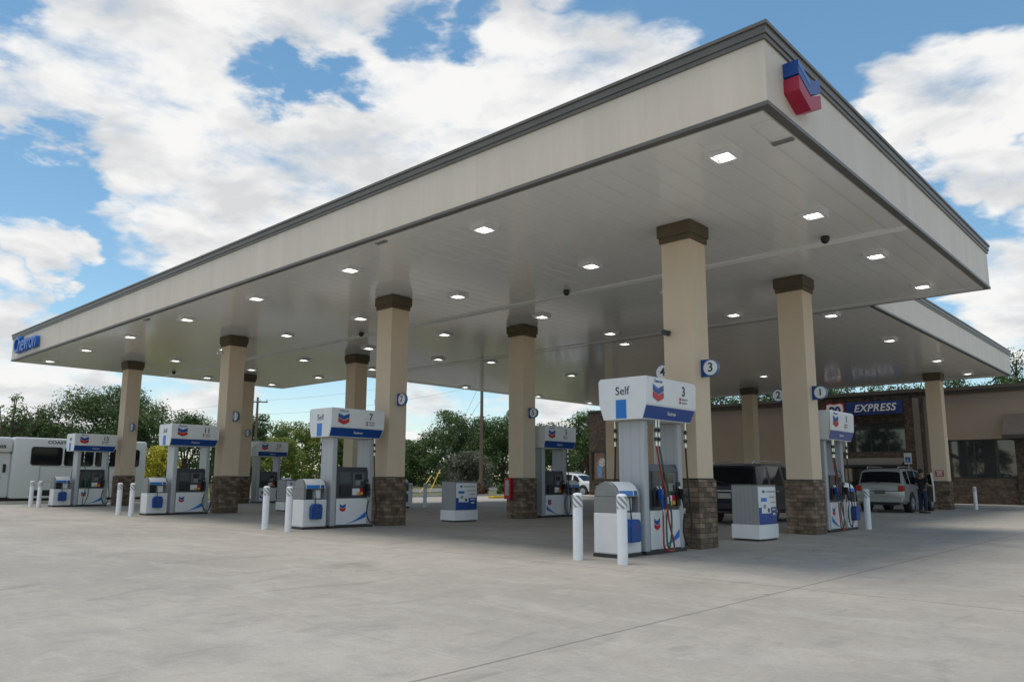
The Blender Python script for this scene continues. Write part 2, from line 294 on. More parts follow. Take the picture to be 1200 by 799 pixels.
def dup(root, loc, rz=0, label=None, parent=None):
    r = root.copy(); C.objects.link(r)
    if parent is None: r.location = loc; r.rotation_euler = (0, 0, rz)
    else: r.parent = parent
    if label: r['label'] = label
    for ch in list(root.children): dup(ch, None, 0, None, r)
    return r
def nb(): return bmesh.new()
def box(bm, x0, x1, y0, y1, z0, z1, bev=0, mi=0):
    vs = [bm.verts.new((x, y, z)) for x in (x0, x1) for y in (y0, y1) for z in (z0, z1)]
    fs = [bm.faces.new([vs[i] for i in q]) for q in ((0, 1, 3, 2), (4, 6, 7, 5), (0, 4, 5, 1), (2, 3, 7, 6), (0, 2, 6, 4), (1, 5, 7, 3))]
    for f in fs: f.material_index = mi
    if bev:
        es = list({e for f in fs for e in f.edges})
        bmesh.ops.bevel(bm, geom=es, offset=bev, segments=2, affect='EDGES', profile=.6)
    return bm
def loft(bm, rings, closed=True, caps=True, mi=0):
    rv = [[bm.verts.new(p) for p in r] for r in rings]; n = len(rings[0])
    for a, b in zip(rv[:-1], rv[1:]):
        for i in range(n if closed else n - 1):
            f = bm.faces.new([a[i], a[(i + 1) % n], b[(i + 1) % n], b[i]]); f.material_index = mi
    if caps and closed:
        bm.faces.new(rv[0]).material_index = mi; bm.faces.new(list(reversed(rv[-1]))).material_index = mi
    return bm
def prism(bm, pts, axis, a, b, mi=0):
    """extrude a 2D outline along an axis; pts are (u, v): x -> (y,z), y -> (x,z), z -> (x,y)"""
    f = {'x': lambda p, t: (t, p[0], p[1]), 'y': lambda p, t: (p[0], t, p[1]), 'z': lambda p, t: (p[0], p[1], t)}[axis]
    return loft(bm, [[f(p, a) for p in pts], [f(p, b) for p in pts]], mi=mi)
def lathe(bm, prof, seg=20, cx=0, cy=0, mi=0):
    return loft(bm, [[(cx + r * math.cos(2 * math.pi * i / seg), cy + r * math.sin(2 * math.pi * i / seg), z) for i in range(seg)] for r, z in prof], mi=mi)
def tube(bm, pts, rad, seg=8, mi=0):
    pts = [Vector(p) for p in pts]; rings = []
    up = Vector((0, 0, 1))
    for i, p in enumerate(pts):
        d = (pts[min(i + 1, len(pts) - 1)] - pts[max(i - 1, 0)]).normalized()
        a = d.cross(up) if abs(d.z) < .95 else d.cross(Vector((1, 0, 0)))
        a.normalize(); b = d.cross(a).normalized(); r = rad[i] if isinstance(rad, (list, tuple)) else rad
        rings.append([tuple(p + a * r * math.cos(2 * math.pi * k / seg) + b * r * math.sin(2 * math.pi * k / seg)) for k in range(seg)])
    # keep ring phase consistent
    return loft(bm, rings, mi=mi)
def smoothpath(pts, n=6):
    pts = [Vector(p) for p in pts]; out = []
    for i in range(len(pts) - 1):
        p0, p1, p2, p3 = pts[max(i - 1, 0)], pts[i], pts[i + 1], pts[min(i + 2, len(pts) - 1)]
        for k in range(n):
            t = k / n
            out.append(.5 * ((2 * p1) + (p2 - p0) * t + (2 * p0 - 5 * p1 + 4 * p2 - p3) * t * t + (3 * p1 - p0 - 3 * p2 + p3) * t ** 3))
    out.append(pts[-1]); return out
def cylx(bm, cx, cy, cz, r, a, b, seg=24, mi=0):   # cylinder along x
    return loft(bm, [[(t, cy + r * math.cos(2 * math.pi * i / seg), cz + r * math.sin(2 * math.pi * i / seg)) for i in range(seg)] for t in (a, b)], mi=mi)
def cyly(bm, cx, cz, r, a, b, seg=24, mi=0):
    return loft(bm, [[(cx + r * math.cos(2 * math.pi * i / seg), t, cz + r * math.sin(2 * math.pi * i / seg)) for i in range(seg)] for t in (a, b)], mi=mi)
def textbm(s, size, depth=.004, bold=0.0, shear=0.0, space=1.0):
    cu = bpy.data.curves.new('t', 'FONT'); cu.body = s; cu.size = size; cu.extrude = depth / 2; cu.offset = bold; cu.shear = shear
    cu.space_character = space; cu.align_x = 'CENTER'; cu.align_y = 'CENTER'; cu.resolution_u = 4
    o = bpy.data.objects.new('t', cu); C.objects.link(o)
    dg = bpy.context.evaluated_depsgraph_get(); me = bpy.data.meshes.new_from_object(o.evaluated_get(dg)); bpy.data.objects.remove(o); bpy.data.curves.remove(cu)
    bm = nb(); bm.from_mesh(me); bpy.data.meshes.remove(me); return bm
FX = lambda loc: Matrix.Translation(loc) @ Matrix.Rotation(R(90), 4, 'Z') @ Matrix.Rotation(R(90), 4, 'X')     # reads from +X
FNX = lambda loc: Matrix.Translation(loc) @ Matrix.Rotation(R(-90), 4, 'Z') @ Matrix.Rotation(R(90), 4, 'X')   # reads from -X
FY = lambda loc: Matrix.Translation(loc) @ Matrix.Rotation(R(90), 4, 'X')                                     # reads from -Y
FNY = lambda loc: Matrix.Translation(loc) @ Matrix.Rotation(R(180), 4, 'Z') @ Matrix.Rotation(R(90), 4, 'X')
def text(s, size, mtx, m, parent, name='lettering', depth=.004, bold=0., shear=0., wx=1.0, space=1.0):
    bm = textbm(s, size, depth, bold, shear, space); bm.transform(mtx @ Matrix.Diagonal((wx, 1, 1, 1))); return obj(name, bm, m, parent)
def flat(bm, pts, mtx, depth, mi=0):
    """a flat outline (u right, v up) with thickness, put on a face by mtx"""
    a = [mtx @ Vector((p[0], p[1], -depth / 2)) for p in pts]; b = [mtx @ Vector((p[0], p[1], depth / 2)) for p in pts]
    return loft(bm, [a, b], mi=mi)
def chevrons(mtx, wd, depth, parent, plain=True, name='emblem', mats=None, hs=.8):
    """two stacked V bars, blue over red; the blue has a pale fold"""
    h = wd / 2; bm = nb(); mtx = mtx @ Matrix.Diagonal((1, hs, 1, 1)); t = .50 * wd; v = .30 * wd
    def V(z): return [(-h, z), (0, z - v), (h, z), (h, z - t), (0, z - t - v), (-h, z - t)]
    flat(bm, V(.60 * wd + 0.02 * wd), mtx, depth, 0)
    flat(bm, V(.04 * wd), mtx, depth, 1)
    f2 = mtx @ Matrix.Translation((0, 0, depth / 2 + .001))
    if plain: flat(bm, [(-h, .62 * wd), (0, .32 * wd), (0, .12 * wd), (-h, .42 * wd)], f2, .002, 2)
    return obj(name, bm, mats or [M_blue, M_red, M_bluel], parent)
# ------------------------------------------------------------------ ground, forecourt, kerb, road
def clampf(a): return max(0., min(1., a))
def gz(x, y): return -0.02 - 0.35 * clampf((-39.6 - x) / 1.6) * clampf((36 - y) / 10)
def frange(a, b, s):
    out = []; v = a
    while v < b - 1e-6: out.append(v); v += s
    out.append(b); return out
xs = [-2500, -800, -300] + frange(-160, -62, 7) + frange(-60, -36, 1) + frange(-30, 60, 15) + [150, 500, 2000]
ys = [-2000, -500, -150] + frange(-60, 50, 2) + frange(56, 160, 8) + [300, 800, 2500]
def grassmat(name, a, b_, c_):
    m = bpy.data.materials.new(name); m.use_nodes = True; t = m.node_tree; b = t.nodes['Principled BSDF']; L = t.links.new
    tc = t.nodes.new('ShaderNodeTexCoord'); n = t.nodes.new('ShaderNodeTexNoise'); n.inputs['Scale'].default_value = .5; n.inputs['Detail'].default_value = 12; n.inputs['Roughness'].default_value = .75; L(tc.outputs['Object'], n.inputs['Vector'])
    r = t.nodes.new('ShaderNodeValToRGB'); e = r.color_ramp.elements; e[0].position = .35; e[0].color = (*a, 1); e[1].position = .65; e[1].color = (*c_, 1); q = e.new(.5); q.color = (*b_, 1)
    L(n.outputs['Fac'], r.inputs[0]); L(r.outputs[0], b.inputs['Base Color']); b.inputs['Roughness'].default_value = .95
    n2 = t.nodes.new('ShaderNodeTexNoise'); n2.inputs['Scale'].default_value = 30; L(tc.outputs['Object'], n2.inputs['Vector'])
    u = t.nodes.new('ShaderNodeBump'); u.inputs['Distance'].default_value = .05; L(n2.outputs['Fac'], u.inputs['Height']); L(u.outputs[0], b.inputs['Normal'])
    return m
M_grass = grassmat('grass', (0.065, 0.085, 0.028), (0.125, 0.135, 0.055), (0.21, 0.19, 0.10))
bm = nb(); gv = [[bm.verts.new((x, y, gz(x, y) if not (-37.5 < x and -150 < y < 60) else -0.05)) for y in ys] for x in xs]
for i in range(len(xs) - 1):
    for j in range(len(ys) - 1): bm.faces.new([gv[i][j], gv[i + 1][j], gv[i + 1][j + 1], gv[i][j + 1]])
tag(obj('ground', bm, M_grass, smooth=True), kind='structure')
bm = nb()
KX = [(-37.6, -20), (-37.6, 4), (-37.9, 10), (-38.4, 16), (-38.6, 30), (-38.6, 40), (-38.2, 47), (-36.5, 52), (-34, 54)]
vs = [bm.verts.new((x, y, 0)) for x, y in KX + [(-34, 44.0), (60, 44.0), (60, -20)]]; bm.faces.new(vs)
bmesh.ops.triangulate(bm, faces=bm.faces[:])
tag(obj('forecourt_pavement', bm, M_conc), kind='structure')
def strip(name, path, w0, w1, z0, z1, m, hz=None):
    """a strip of given offsets left of the path, with side faces down to z0"""
    bm = nb(); rings = []
    for i, (x, y) in enumerate(path):
        a = Vector(path[max(i - 1, 0)]); b = Vector(path[min(i + 1, len(path) - 1)]); d = (b - a).normalized(); n = Vector((-d.y, d.x))
        p, q = Vector((x, y)) + n * w0, Vector((x, y)) + n * w1; zz = hz(x, y) if hz else 0
        rings.append([(p.x, p.y, zz + z0), (p.x, p.y, zz + z1), (q.x, q.y, zz + z1), (q.x, q.y, zz + z0)])
    loft(bm, rings); return tag(obj(name, bm, m), kind='structure')
strip('kerb', KX, 0.0, .16, -.3, .13, M_kerb)
strip('kerb_gutter', KX, -.45, -.002, -.04, .004, M_kerb)
RD = smoothpath([(-46, -80, 0), (-46.2, -20, 0), (-46.5, 18, 0), (-53, 40, 0), (-64, 62, 0), (-82, 92, 0), (-120, 140, 0)], 10)
RD = [(p.x, p.y) for p in RD]
strip('road', RD, -4, 4, -.1, .035, M_asphalt, gz)
strip('road_kerb', RD, -4.25, -4.01, -.1, .12, M_kerb, gz)
# mulch bed between forecourt and road
M_mulch = grassmat('mulch', (0.13, 0.085, 0.05), (0.21, 0.14, 0.09), (0.09, 0.12, 0.035))
bm = nb(); vs = [bm.verts.new((x, y, 0.012)) for x, y in [(-38.9, 24), (-38.95, 40), (-38.6, 47), (-42.5, 47), (-43, 34), (-41, 26)]]; bm.faces.new(vs)
tag(obj('mulch_bed', bm, M_mulch), kind='structure')
bm = nb(); box(bm, -34.4, -33.9, 35.7, 40.5, .002, .15, .03)
tag(obj('painted_kerb', bm, M_yellow), 'low yellow painted kerb on the sunlit concrete behind pump column 5', 'kerb')
# ------------------------------------------------------------------ canopies
H = 6.2; X0, Y0, X1, Y1 = -3.92, 9.385, -38.28, 22.835
SX0, SX1, SY1 = -6.80, -30.56, 42.58
FT = 7.37
def canopy(name, label, segs_f, soff, fa):
    t = thing(name, label, 'canopy'); return t
can = thing('canopy', 'long beige flat canopy with white ribbed underside over the fuel pumps', 'canopy')
def fasc(pts, parent, closed, t=.12):
    """beige fascia band along an outline, outside on the right of travel, with bottom trim and grey stepped coping, mitred corners"""
    n = len(pts); P2 = [Vector(p) for p in pts]
    def nrm(a, b): d = (b - a).normalized(); return Vector((d.y, -d.x))
    mit = []
    for i in range(n):
        if closed or 0 < i < n - 1:
            n1, n2 = nrm(P2[i - 1], P2[i]), nrm(P2[i], P2[(i + 1) % n]); m = (n1 + n2); m = m / m.dot(n1)
        else: m = nrm(P2[0], P2[1]) if i == 0 else nrm(P2[-2], P2[-1])
        mit.append(m)
    def slab(bm, o0, o1, z0, z1):
        r = []
        for p, m in zip(P2, mit):
            a, b = p + m * o0, p + m * o1; r.append([(a.x, a.y, z0), (b.x, b.y, z0), (b.x, b.y, z1), (a.x, a.y, z1)])
        if closed: loft(bm, r + [r[0]], caps=False); bmesh.ops.remove_doubles(bm, verts=bm.verts[:], dist=1e-4)
        else: loft(bm, r)
    bf, bt, bc = nb(), nb(), nb()
    slab(bf, -t, 0, H + .046, FT - .235)
    slab(bt, -t + .01, .018, H - .012, H + .045)
    slab(bc, -t - .2, .03, FT - .234, FT - .165); slab(bc, -t - .2, .05, FT - .164, FT - .05); slab(bc, -t - .2, .075, FT - .049, FT)
    obj('fascia', bf, M_fascia, parent); obj('bottom_trim', bt, M_coping, parent); obj('coping', bc, M_coping, parent)
fasc([(X1, Y0), (X0, Y0), (X0, Y1), (X1, Y1)], can, True)
bm = nb(); box(bm, X1 + .12, X0 - .12, Y0 + .12, Y1 - .12, H, H + .06); obj('soffit', bm, M_soffit, can)
M_strip = mat('soffit_strip', (0.88, 0.88, 0.86), .5)  # whiter than the soffit: the seam's reflected light is put into the colour
M_edge = mat('soffit_edge', (0.78, 0.78, 0.75), .15)
bm = nb(); box(bm, X1 + .13, X0 - .13, 16.05 - .13, 16.05 + .13, H - .025, H - .001); obj('seam_cover', bm, M_strip, can)
bm = nb()
box(bm, X1 + .13, X0 - .13, Y1 - .42, Y1 - .125, H - .02, H - .001); box(bm, X1 + .13, X0 - .13, Y0 + .125, Y0 + .42, H - .02, H - .001)
box(bm, X0 - .42, X0 - .125, Y0 + .43, Y1 - .43, H - .02, H - .001); box(bm, X1 + .125, X1 + .42, Y0 + .43, Y1 - .43, H - .02, H - .001)
obj('edge_cover', bm, M_edge, can)
for x, y in ((X0 - .3, Y0 + 1.2), (-12.5, Y0 + .25), (-24.5, Y0 + .25)):
    bm = nb(); box(bm, x - .16, x + .16, y - .05, y + .05, H - .05, H - .021, .01); obj('drain_bracket', bm, M_midgrey, can)
can2 = thing('store_canopy', 'second beige flat canopy running from the pump canopy back to the store', 'canopy')
fasc([(SX0, Y1 + .13), (SX0, SY1), (SX1, SY1), (SX1, Y1 + .13)], can2, False)
bm = nb(); box(bm, SX1 + .12, SX0 - .12, Y1 + .03, SY1 - .12, H, H + .06); obj('soffit', bm, M_soffit, can2)
bm = nb(); box(bm, SX1 + .13, SX0 - .13, SY1 - .40, SY1 - .125, H - .02, H - .001); box(bm, SX0 - .40, SX0 - .125, Y1 + .03, SY1 - .42, H - .02, H - .001)
box(bm, SX1 + .125, SX1 + .4, Y1 + .03, SY1 - .42, H - .02, H - .001); obj('edge_cover', bm, M_edge, can2)
# emblem of stacked blocks on the right-hand fascia
em = thing('fascia_emblem', 'blue and red stacked chevron emblem of deep blocks on the canopy corner fascia', 'sign', (X0, 10.36, 6.74))
for nm, pts, m in (('blue_block', [(-.55, .42), (0, .10), (.55, .42), (.55, .02), (0, -.30), (-.55, .02)], M_blue), ('red_block', [(-.55, -.04), (0, -.36), (.55, -.04), (.55, -.44), (0, -.76), (-.55, -.44)], M_magenta)):
    bm = nb(); k = .64
    flat(bm, [(u * k * 1.12, v * .52 + .05) for u, v in pts], FX((.11, 0, 0)), .22); obj(nm, bm, m, em)
bm = nb(); flat(bm, [(-.394, .268), (0.0, .102), (0, .02), (-.394, .19)], FX((.2225, 0, 0)), .004); obj('pale_fold', bm, M_bluel, em)
fl = thing('fascia_lettering', 'raised blue letters reading Chevron at the far left end of the canopy fascia', 'sign', (-35.95, Y0, 6.75))
text('Chevron', .98, FY((0, -.09, -.03)), mat('letter_blue', (0.02, 0.13, 0.50), .35), fl, 'letters', .17, .010, 0, .93, .95)
# ------------------------------------------------------------------ columns
def column(x, y, num, label):
    t = thing('canopy_column', label, 'column', (x, y, 0), 0, 'square canopy columns with stone bases')
    return t
ISL = ['nearest pump island', 'second island from the right', 'third island from the right', 'leftmost pump island']
XI = [-7.315, -16.343, -25.37, -34.40]; YA, YB = 13.095, 18.514
colproto = thing('canopy_column', 'beige square column with stone base in front of pump 3, nearest the camera', 'column', (XI[0], YA, 0), 0, 'square canopy columns with stone bases')
def colparts(p):
    bm = nb(); box(bm, -.352, .352, -.335, .335, .0, 1.235, .012); obj('stone_base', bm, M_stone, p)
    bm = nb(); box(bm, -.325, .325, -.312, .312, 1.237, 1.262); obj('ledge', bm, M_dark, p)
    bm = nb(); box(bm, -.312, .312, -.298, .298, 1.264, 5.83, .006); obj('shaft', bm, M_tan, p)
    bm = nb(); box(bm, -.345, .345, -.33, .33, 5.832, 5.94); box(bm, -.375, .375, -.362, .362, 5.941, 6.185, .01); obj('cap', bm, M_cap, p)
colparts(colproto)
nums = {(0, 'A'): (3, 4), (1, 'A'): (7, 8), (2, 'A'): (11, 12), (3, 'A'): (15, 16), (0, 'B'): (1, 2), (1, 'B'): (5, 6), (2, 'B'): (9, 10), (3, 'B'): (13, 14)}
for (i, r), (a, b) in nums.items():
    y = YA if r == 'A' else YB
    if (i, r) != (0, 'A'):
        dup(colproto, (XI[i], y, 0), 0, 'beige square column with stone base on the %s, %s row' % (ISL[i], 'front' if r == 'A' else 'rear'))
for x, y, wh in ((-9.35, 39.5, 'right'), (-18.35, 39.5, 'middle'), (-27.35, 39.5, 'left')):
    dup(colproto, (x, y, 0), 0, 'beige square column under the store canopy, %s of its three' % ('rightmost' if wh == 'right' else 'middle one' if wh == 'middle' else 'leftmost'))
# number flags on the columns
def flag(x, y, side, num, i, r):
    t = thing('number_sign', 'disc sign %d, %s side of the %s column, %s' % (num, 'right' if side > 0 else 'left', 'front' if r == 'A' else 'rear', ISL[i]), 'sign', (x + side * .312, y, 3.32), 0, 'numbered disc signs on the columns')
    s = side
    bm = nb(); box(bm, min(0, s * .22), max(0, s * .22), -.035, .035, -.165, .165, .006); obj('bracket', bm, M_blue, t)
    bm = nb(); cyly(bm, s * .20, 0, .152, -.044, .044, 32); obj('rim', bm, mat('rim_grey_blue', (.10, .18, .34), .4), t)
    bm = nb(); cyly(bm, s * .20, 0, .140, -.047, .047, 32); obj('disc', bm, M_white, t)
    text(str(num), .24, FY((s * .20, -.0495, .0)), M_ink, t, 'numeral', .004, .004)
    text(str(num), .24, FNY((s * .20, .0495, .0)), M_ink, t, 'numeral', .004, .004)
for (i, r), (a, b) in nums.items():
    y = YA if r == 'A' else YB
    flag(XI[i], y, 1, a, i, r)
    if (i, r) in ((0, 'A'), (0, 'B'), (1, 'A'), (1, 'B')): flag(XI[i], y, -1, b, i, r)
# ------------------------------------------------------------------ canopy lights and cameras
lp = thing('canopy_light', 'square lit lamp set flush in the white underside of the pump canopy', 'ceiling light', (0, 0, 0), 0, 'square lamps under the pump canopy')
bm = nb()
for a in ((-.21, .21, -.21, -.15), (-.21, .21, .15, .21), (-.21, -.15, -.149, .149), (.15, .21, -.149, .149)): box(bm, a[0], a[1], a[2], a[3], -.07, -.001)
box(bm, -.149, .149, -.149, .149, -.03, -.002); obj('housing', bm, M_white, lp)
bm = nb(); box(bm, -.10, .10, -.12, .12, -.058, -.032, .012); obj('lens', bm, M_lens, lp)
first = True
ORD = ['first', 'second', 'third', 'fourth', 'fifth', 'sixth', 'seventh', 'eighth']; RW = ['front', 'second', 'third', 'rear']
lx = [-5.1, -10.25, -14.75, -19.15, -23.45, -27.95, -32.3, -36.7]; ly_ = [10.46, 14.04, 17.62, 21.25]
for x in lx:
    for y in ly_:
        lab = 'square lit lamp under the pump canopy, %s from the right in the %s row' % (ORD[lx.index(x)], RW[ly_.index(y)])
        if first: lp.location = (x, y, H); lp['label'] = lab; first = False
        else: dup(lp, (x, y, H), 0, lab)
for i, x in enumerate((-8.1, -15.5, -22.3, -29.6)):
    for j, y in enumerate((23.25, 28.85, 35.0, 40.2)):
        o = dup(lp, (x, y, H), 0, 'square lit lamp under the store canopy, %s from the right in the %s row' % (ORD[i], RW[j])); o['group'] = 'square lamps under the store canopy'
M_dome = mat('dome_smoke', (0.012, 0.012, 0.014), .08)
for k, x in enumerate((-5.46, -12.2, -21.2, -35.97)):
    t = thing('security_camera', 'dark dome camera hanging from the canopy seam, %s' % ['nearest the corner emblem', 'second from the right', 'behind column 7', 'farthest left'][k], 'camera', (x, 15.6, H), 0, 'dome cameras under the canopy')
    bm = nb(); lathe(bm, [(.075, -.001), (.075, -.03), (.09, -.031), (.09, -.07)], 20); obj('mount', bm, M_dark, t, True)
    bm = nb(); lathe(bm, [(.085, -.071), (.08, -.10), (.06, -.13), (.03, -.148), (.005, -.152)], 20); obj('dome', bm, M_dome, t, True)
for k, (x, z, m) in enumerate(((XI[0] - .19, 4.03, M_dark), (XI[2] - .22, 5.6, M_white))):
    t = thing('wall_camera', ['small black camera on the front face of the column at pump 3', 'small white camera high on the column at pump 11'][k], 'camera', (x, YA - .298, z))
    bm = nb(); box(bm, -.03, .03, -.04, -.001, -.04, .04, .005); obj('bracket', bm, m, t)
    bm = nb(); cyly(bm, 0, -.01, .055, -.20, -.041, 16); obj('camera_body', bm, m, t, True)
# ------------------------------------------------------------------ bollards
bp = thing('bollard', 'x', 'bollard', (0, 0, 0), 0, 'white bollards at the pump islands')
bm = nb(); lathe(bm, [(.078, 0), (.078, .80)], 24); lathe(bm, [(.078, .985), (.07, 1.005), (.045, 1.02), (.005, 1.024)], 24); obj('sleeve', bm, M_bolw, bp, True)
def stripemat():
    m = bpy.data.materials.new('reflective_band'); m.use_nodes = True; t = m.node_tree; b = t.nodes['Principled BSDF']; L = t.links.new
    tc = t.nodes.new('ShaderNodeTexCoord'); s = t.nodes.new('ShaderNodeSeparateXYZ'); L(tc.outputs['Object'], s.inputs[0])
    at = t.nodes.new('ShaderNodeMath'); at.operation = 'ARCTAN2'; L(s.outputs[1], at.inputs[0]); L(s.outputs[0], at.inputs[1])
    a = t.nodes.new('ShaderNodeMath'); a.operation = 'MULTIPLY_ADD'; a.inputs[1].default_value = .078; L(at.outputs[0], a.inputs[0]); L(s.outputs[2], a.inputs[2])
    a2 = t.nodes.new('ShaderNodeMath'); a2.operation = 'ADD'; a2.inputs[1].default_value = 5; L(a.outputs[0], a2.inputs[0])
    md = t.nodes.new('ShaderNodeMath'); md.operation = 'MODULO'; md.inputs[1].default_value = 2 * math.pi * .078 / 5; L(a2.outputs[0], md.inputs[0])
    g = t.nodes.new('ShaderNodeMath'); g.operation = 'GREATER_THAN'; g.inputs[1].default_value = .045; L(md.outputs[0], g.inputs[0])
    x = t.nodes.new('ShaderNodeMix'); x.data_type = 'RGBA'; x.inputs['A'].default_value = (.25, .26, .27, 1); x.inputs['B'].default_value = (.72, .74, .75, 1); L(g.outputs[0], x.inputs['Factor']); L(x.outputs['Result'], b.inputs['Base Color'])
    b.inputs['Roughness'].default_value = .35; return m
bm = nb(); lathe(bm, [(.080, .801), (.080, .984)], 24); obj('reflective_band', bm, stripemat(), bp, True)
pn = {0: 3, 1: 7, 2: 11, 3: 15}; pr_ = {0: 1, 1: 5, 2: 9, 3: 13}
first = True
for i in range(4):
    cx = XI[i]
    spots = [(-.45 if i else -.10, 9.72, 'left of its pair', pn[i]), (.45 if i else .74, 9.70, 'right of its pair', pn[i])]
    if i: spots = [(-.47, 9.75, 'left of its pair', pn[i]), (.55, 9.75, 'right of its pair', pn[i])]
    spots += [(-.47, 21.95, 'left of its pair', pr_[i]), (.47, 21.35 if i == 0 else 21.95, 'right of its pair', pr_[i])]
    for dx, y, s, num in spots:
        lab = 'white bollard, %s, %s of the %s' % (s.replace('of its pair', 'one'), 'front' if num in pn.values() else 'rear', ISL[i])
        if first: bp.location = (cx + dx, y, 0); bp['label'] = lab; first = False
        else: dup(bp, (cx + dx, y, 0), random.random() * 6, lab)
o = dup(bp, (-8.26, 40.3, 0), .4, 'white bollard on the kerb in front of the right store window'); o['group'] = 'bollards'
# ------------------------------------------------------------------ fuel dispensers
def make_dispenser():
    t = thing('fuel_dispenser', 'x', 'fuel pump', (0, 0, 0), 0, 'fuel dispensers under the canopy')
    M_pil = panels('pillar_grey', (0.42, 0.44, 0.46), 'X', .17, .0015, .32, .03)
    for a, b in ((-.85, -.70), (.27, .42)):
        bm = nb(); box(bm, -.255, .255, a, b, .03, 2.239, .03); obj('pillar', bm, M_pil, t)
    bm = nb(); box(bm, -.28, .28, -.87, .44, 0, .06, .006); obj('base_plate', bm, M_dark, t)
    # lower cabinet with panels
    bm = nb(); box(bm, -.225, .225, -.698, .268, .061, .73); obj('cabinet', bm, M_midgrey, t)
    for s in (1, -1):
        f = FX if s > 0 else FNX
        bm = nb(); box(bm, min(s * .227, s * .262), max(s * .227, s * .262), -.685, .255, .075, .715, .008); pnl = obj('lower_panel', bm, M_white, t)
        X = s * .263
        chevrons(f((X, -.50 if s > 0 else .07, .50)), .18, .003, pnl)
        g = lambda u: u if s > 0 else -u
        # swoosh: curved band rising to the pump's rear end
        m4 = FX((X + .001, -.235, .39)) if s > 0 else FNX((X - .001, -.235, .39))
        k = 1 if s > 0 else -1
        up = [(-.20 + .66 * q, -.30 + .08 * q + .22 * q * q) for q in [i / 8 for i in range(9)]]
        lo = [(-.42 + .88 * q, -.31 - .005 * q + .175 * q * q) for q in [i / 8 for i in range(9)]]
        pts = [(k * u, v) for u, v in lo + up[::-1]]
        bm = nb(); flat(bm, pts, m4, .002); obj('swoosh', bm, M_bluel, pnl)
    # pump head
    bm = nb(); prism(bm, [(-.24, .74), (-.24, 1.38), (-.19, 1.50), (.19, 1.50), (.24, 1.38), (.24, .74)], 'y', -.695, .265); head = obj('pump_head', bm, M_panel, t)
    for s in (1, -1):
        x = s * .241; A = lambda d: (min(x, x + s * d), max(x, x + s * d))
        Y = lambda a, b: (a, b) if s > 0 else (-.43 - b, -.43 - a)
        bm = nb(); box(bm, *A(.03), *Y(-.22, .14), 1.02, 1.36, .01); obj('bezel', bm, mat('bezel_grey', (.10, .105, .115), .4), head)
        bm = nb(); box(bm, *A(.036), *Y(-.16, .05), 1.19, 1.33, .004); obj('screen', bm, M_screen, head)
        bm = nb()
        for r in range(4):
            for c in range(3): box(bm, *A(.042), *Y(-.12 + c * .045, -.09 + c * .045), 1.05 + r * .03, 1.07 + r * .03)
        obj('keypad', bm, M_grey, head)
        bm = nb(); box(bm, *A(.042), *Y(.03, .11), 1.05, 1.14); obj('card_reader', bm, M_black, head)
        for k, (c1, c2) in enumerate(((M_white, M_white), (M_white, M_yellow), (M_red, M_yellow))):
            y0 = -.22 + k * .115; y0, y1 = Y(y0, y0 + .105)
            bm = nb(); box(bm, *A(.028), y0, y1, .80, .965, .004, 0); box(bm, *A(.030), y0 + .012, y1 - .012, .808, .87, 0, 1); obj('grade_button', bm, [c1, c2], head)
        bm = nb(); box(bm, *A(.05), *Y(-.60, -.28), .78, 1.05, .01); obj('nozzle_boot', bm, M_black, head)
        bm = nb(); box(bm, *A(.012), *Y(-.60, -.30), 1.10, 1.36, .004); obj('notice', bm, mat('notice_slate', (.07, .075, .085), .3), head)
        bm = nb(); box(bm, *A(.05), *Y(.14, .26), .78, 1.2, .01); obj('nozzle_boot', bm, M_black, head)
    # header
    prof = [(-.385, 2.24), (-.475, 2.50), (-.488, 2.90), (-.465, 2.955), (.465, 2.955), (.488, 2.90), (.475, 2.50), (.385, 2.24)]
    def yr(z, s):
        k = (z - 2.24) / .26 if z < 2.5 else 1 + 0 * z
        tp = .02 if z > 2.93 else 0
        return (-1.085 + tp) if s < 0 else (.50 + .06 * k - tp)
    bm = nb(); mid = [(x, (yr(z, -1), yr(z, 1)), z) for x, z in prof]
    loft(bm, [[(x, y[0], z) for x, y, z in mid], [(x, y[1], z) for x, y, z in mid]])
    bmesh.ops.bevel(bm, geom=[e for e in bm.edges if e.calc_face_angle(0) > .5], offset=.012, segments=2, affect='EDGES')
    hd = obj('header', bm, M_white, t)
    for s in (1, -1):
        bm = nb(); q = []
        for z, in ((2.252,), (2.462,)):
            k = (z - 2.24) / .26; x = s * (.385 + .09 * k + .005); q.append([(x, yr(z, -1) + .02, z), (x, yr(z, 1) - .02, z)])
        r0 = q[0] + q[1][::-1]; r1 = [(a + s * .004, b, c) for a, b, c in r0]; loft(bm, [r0, r1]); obj('stripe', bm, M_blue, hd)
        f = FX if s > 0 else FNX; X = s * .490; fr = s * -1
        yl = -.72 if s > 0 else .20
        chevrons(f((X + s * .001, yl, 2.70)), .33, .004, hd, hs=.62)
        text('Chevron', .075, f((X, yl, 2.885)), M_blue, hd, 'lettering', .004, .001)
        text('Techron', .085, (f((s * .4435, -.25, 2.357)) @ Matrix.Rotation(R(19), 4, 'X')), M_white, hd, 'lettering', .004, .001, .35)
        yn = .12 if s > 0 else -.55
        bm = nb()
        for zz, wd in ((2.635, .20), (2.575, .16)):
            box(bm, *sorted((X, X + s * .003)), yn - wd / 2 + .03, yn + wd / 2 + .03, zz - .012, zz + .012)
        obj('small_print', bm, M_inkgrey, hd)
        bm = nb()
        for zz in (2.635, 2.575): box(bm, *sorted((X, X + s * .004)), yn - s * .12 - .02, yn - s * .12 + .02, zz - .022, zz + .022)
        obj('payment_mark', bm, M_red, hd)
    # end face: word and square
    text('Self', .20, FY((.0, -1.087, 2.72)), M_ink, hd, 'lettering', .004)
    bm = nb(); y0 = -1.087; y1 = -1.087
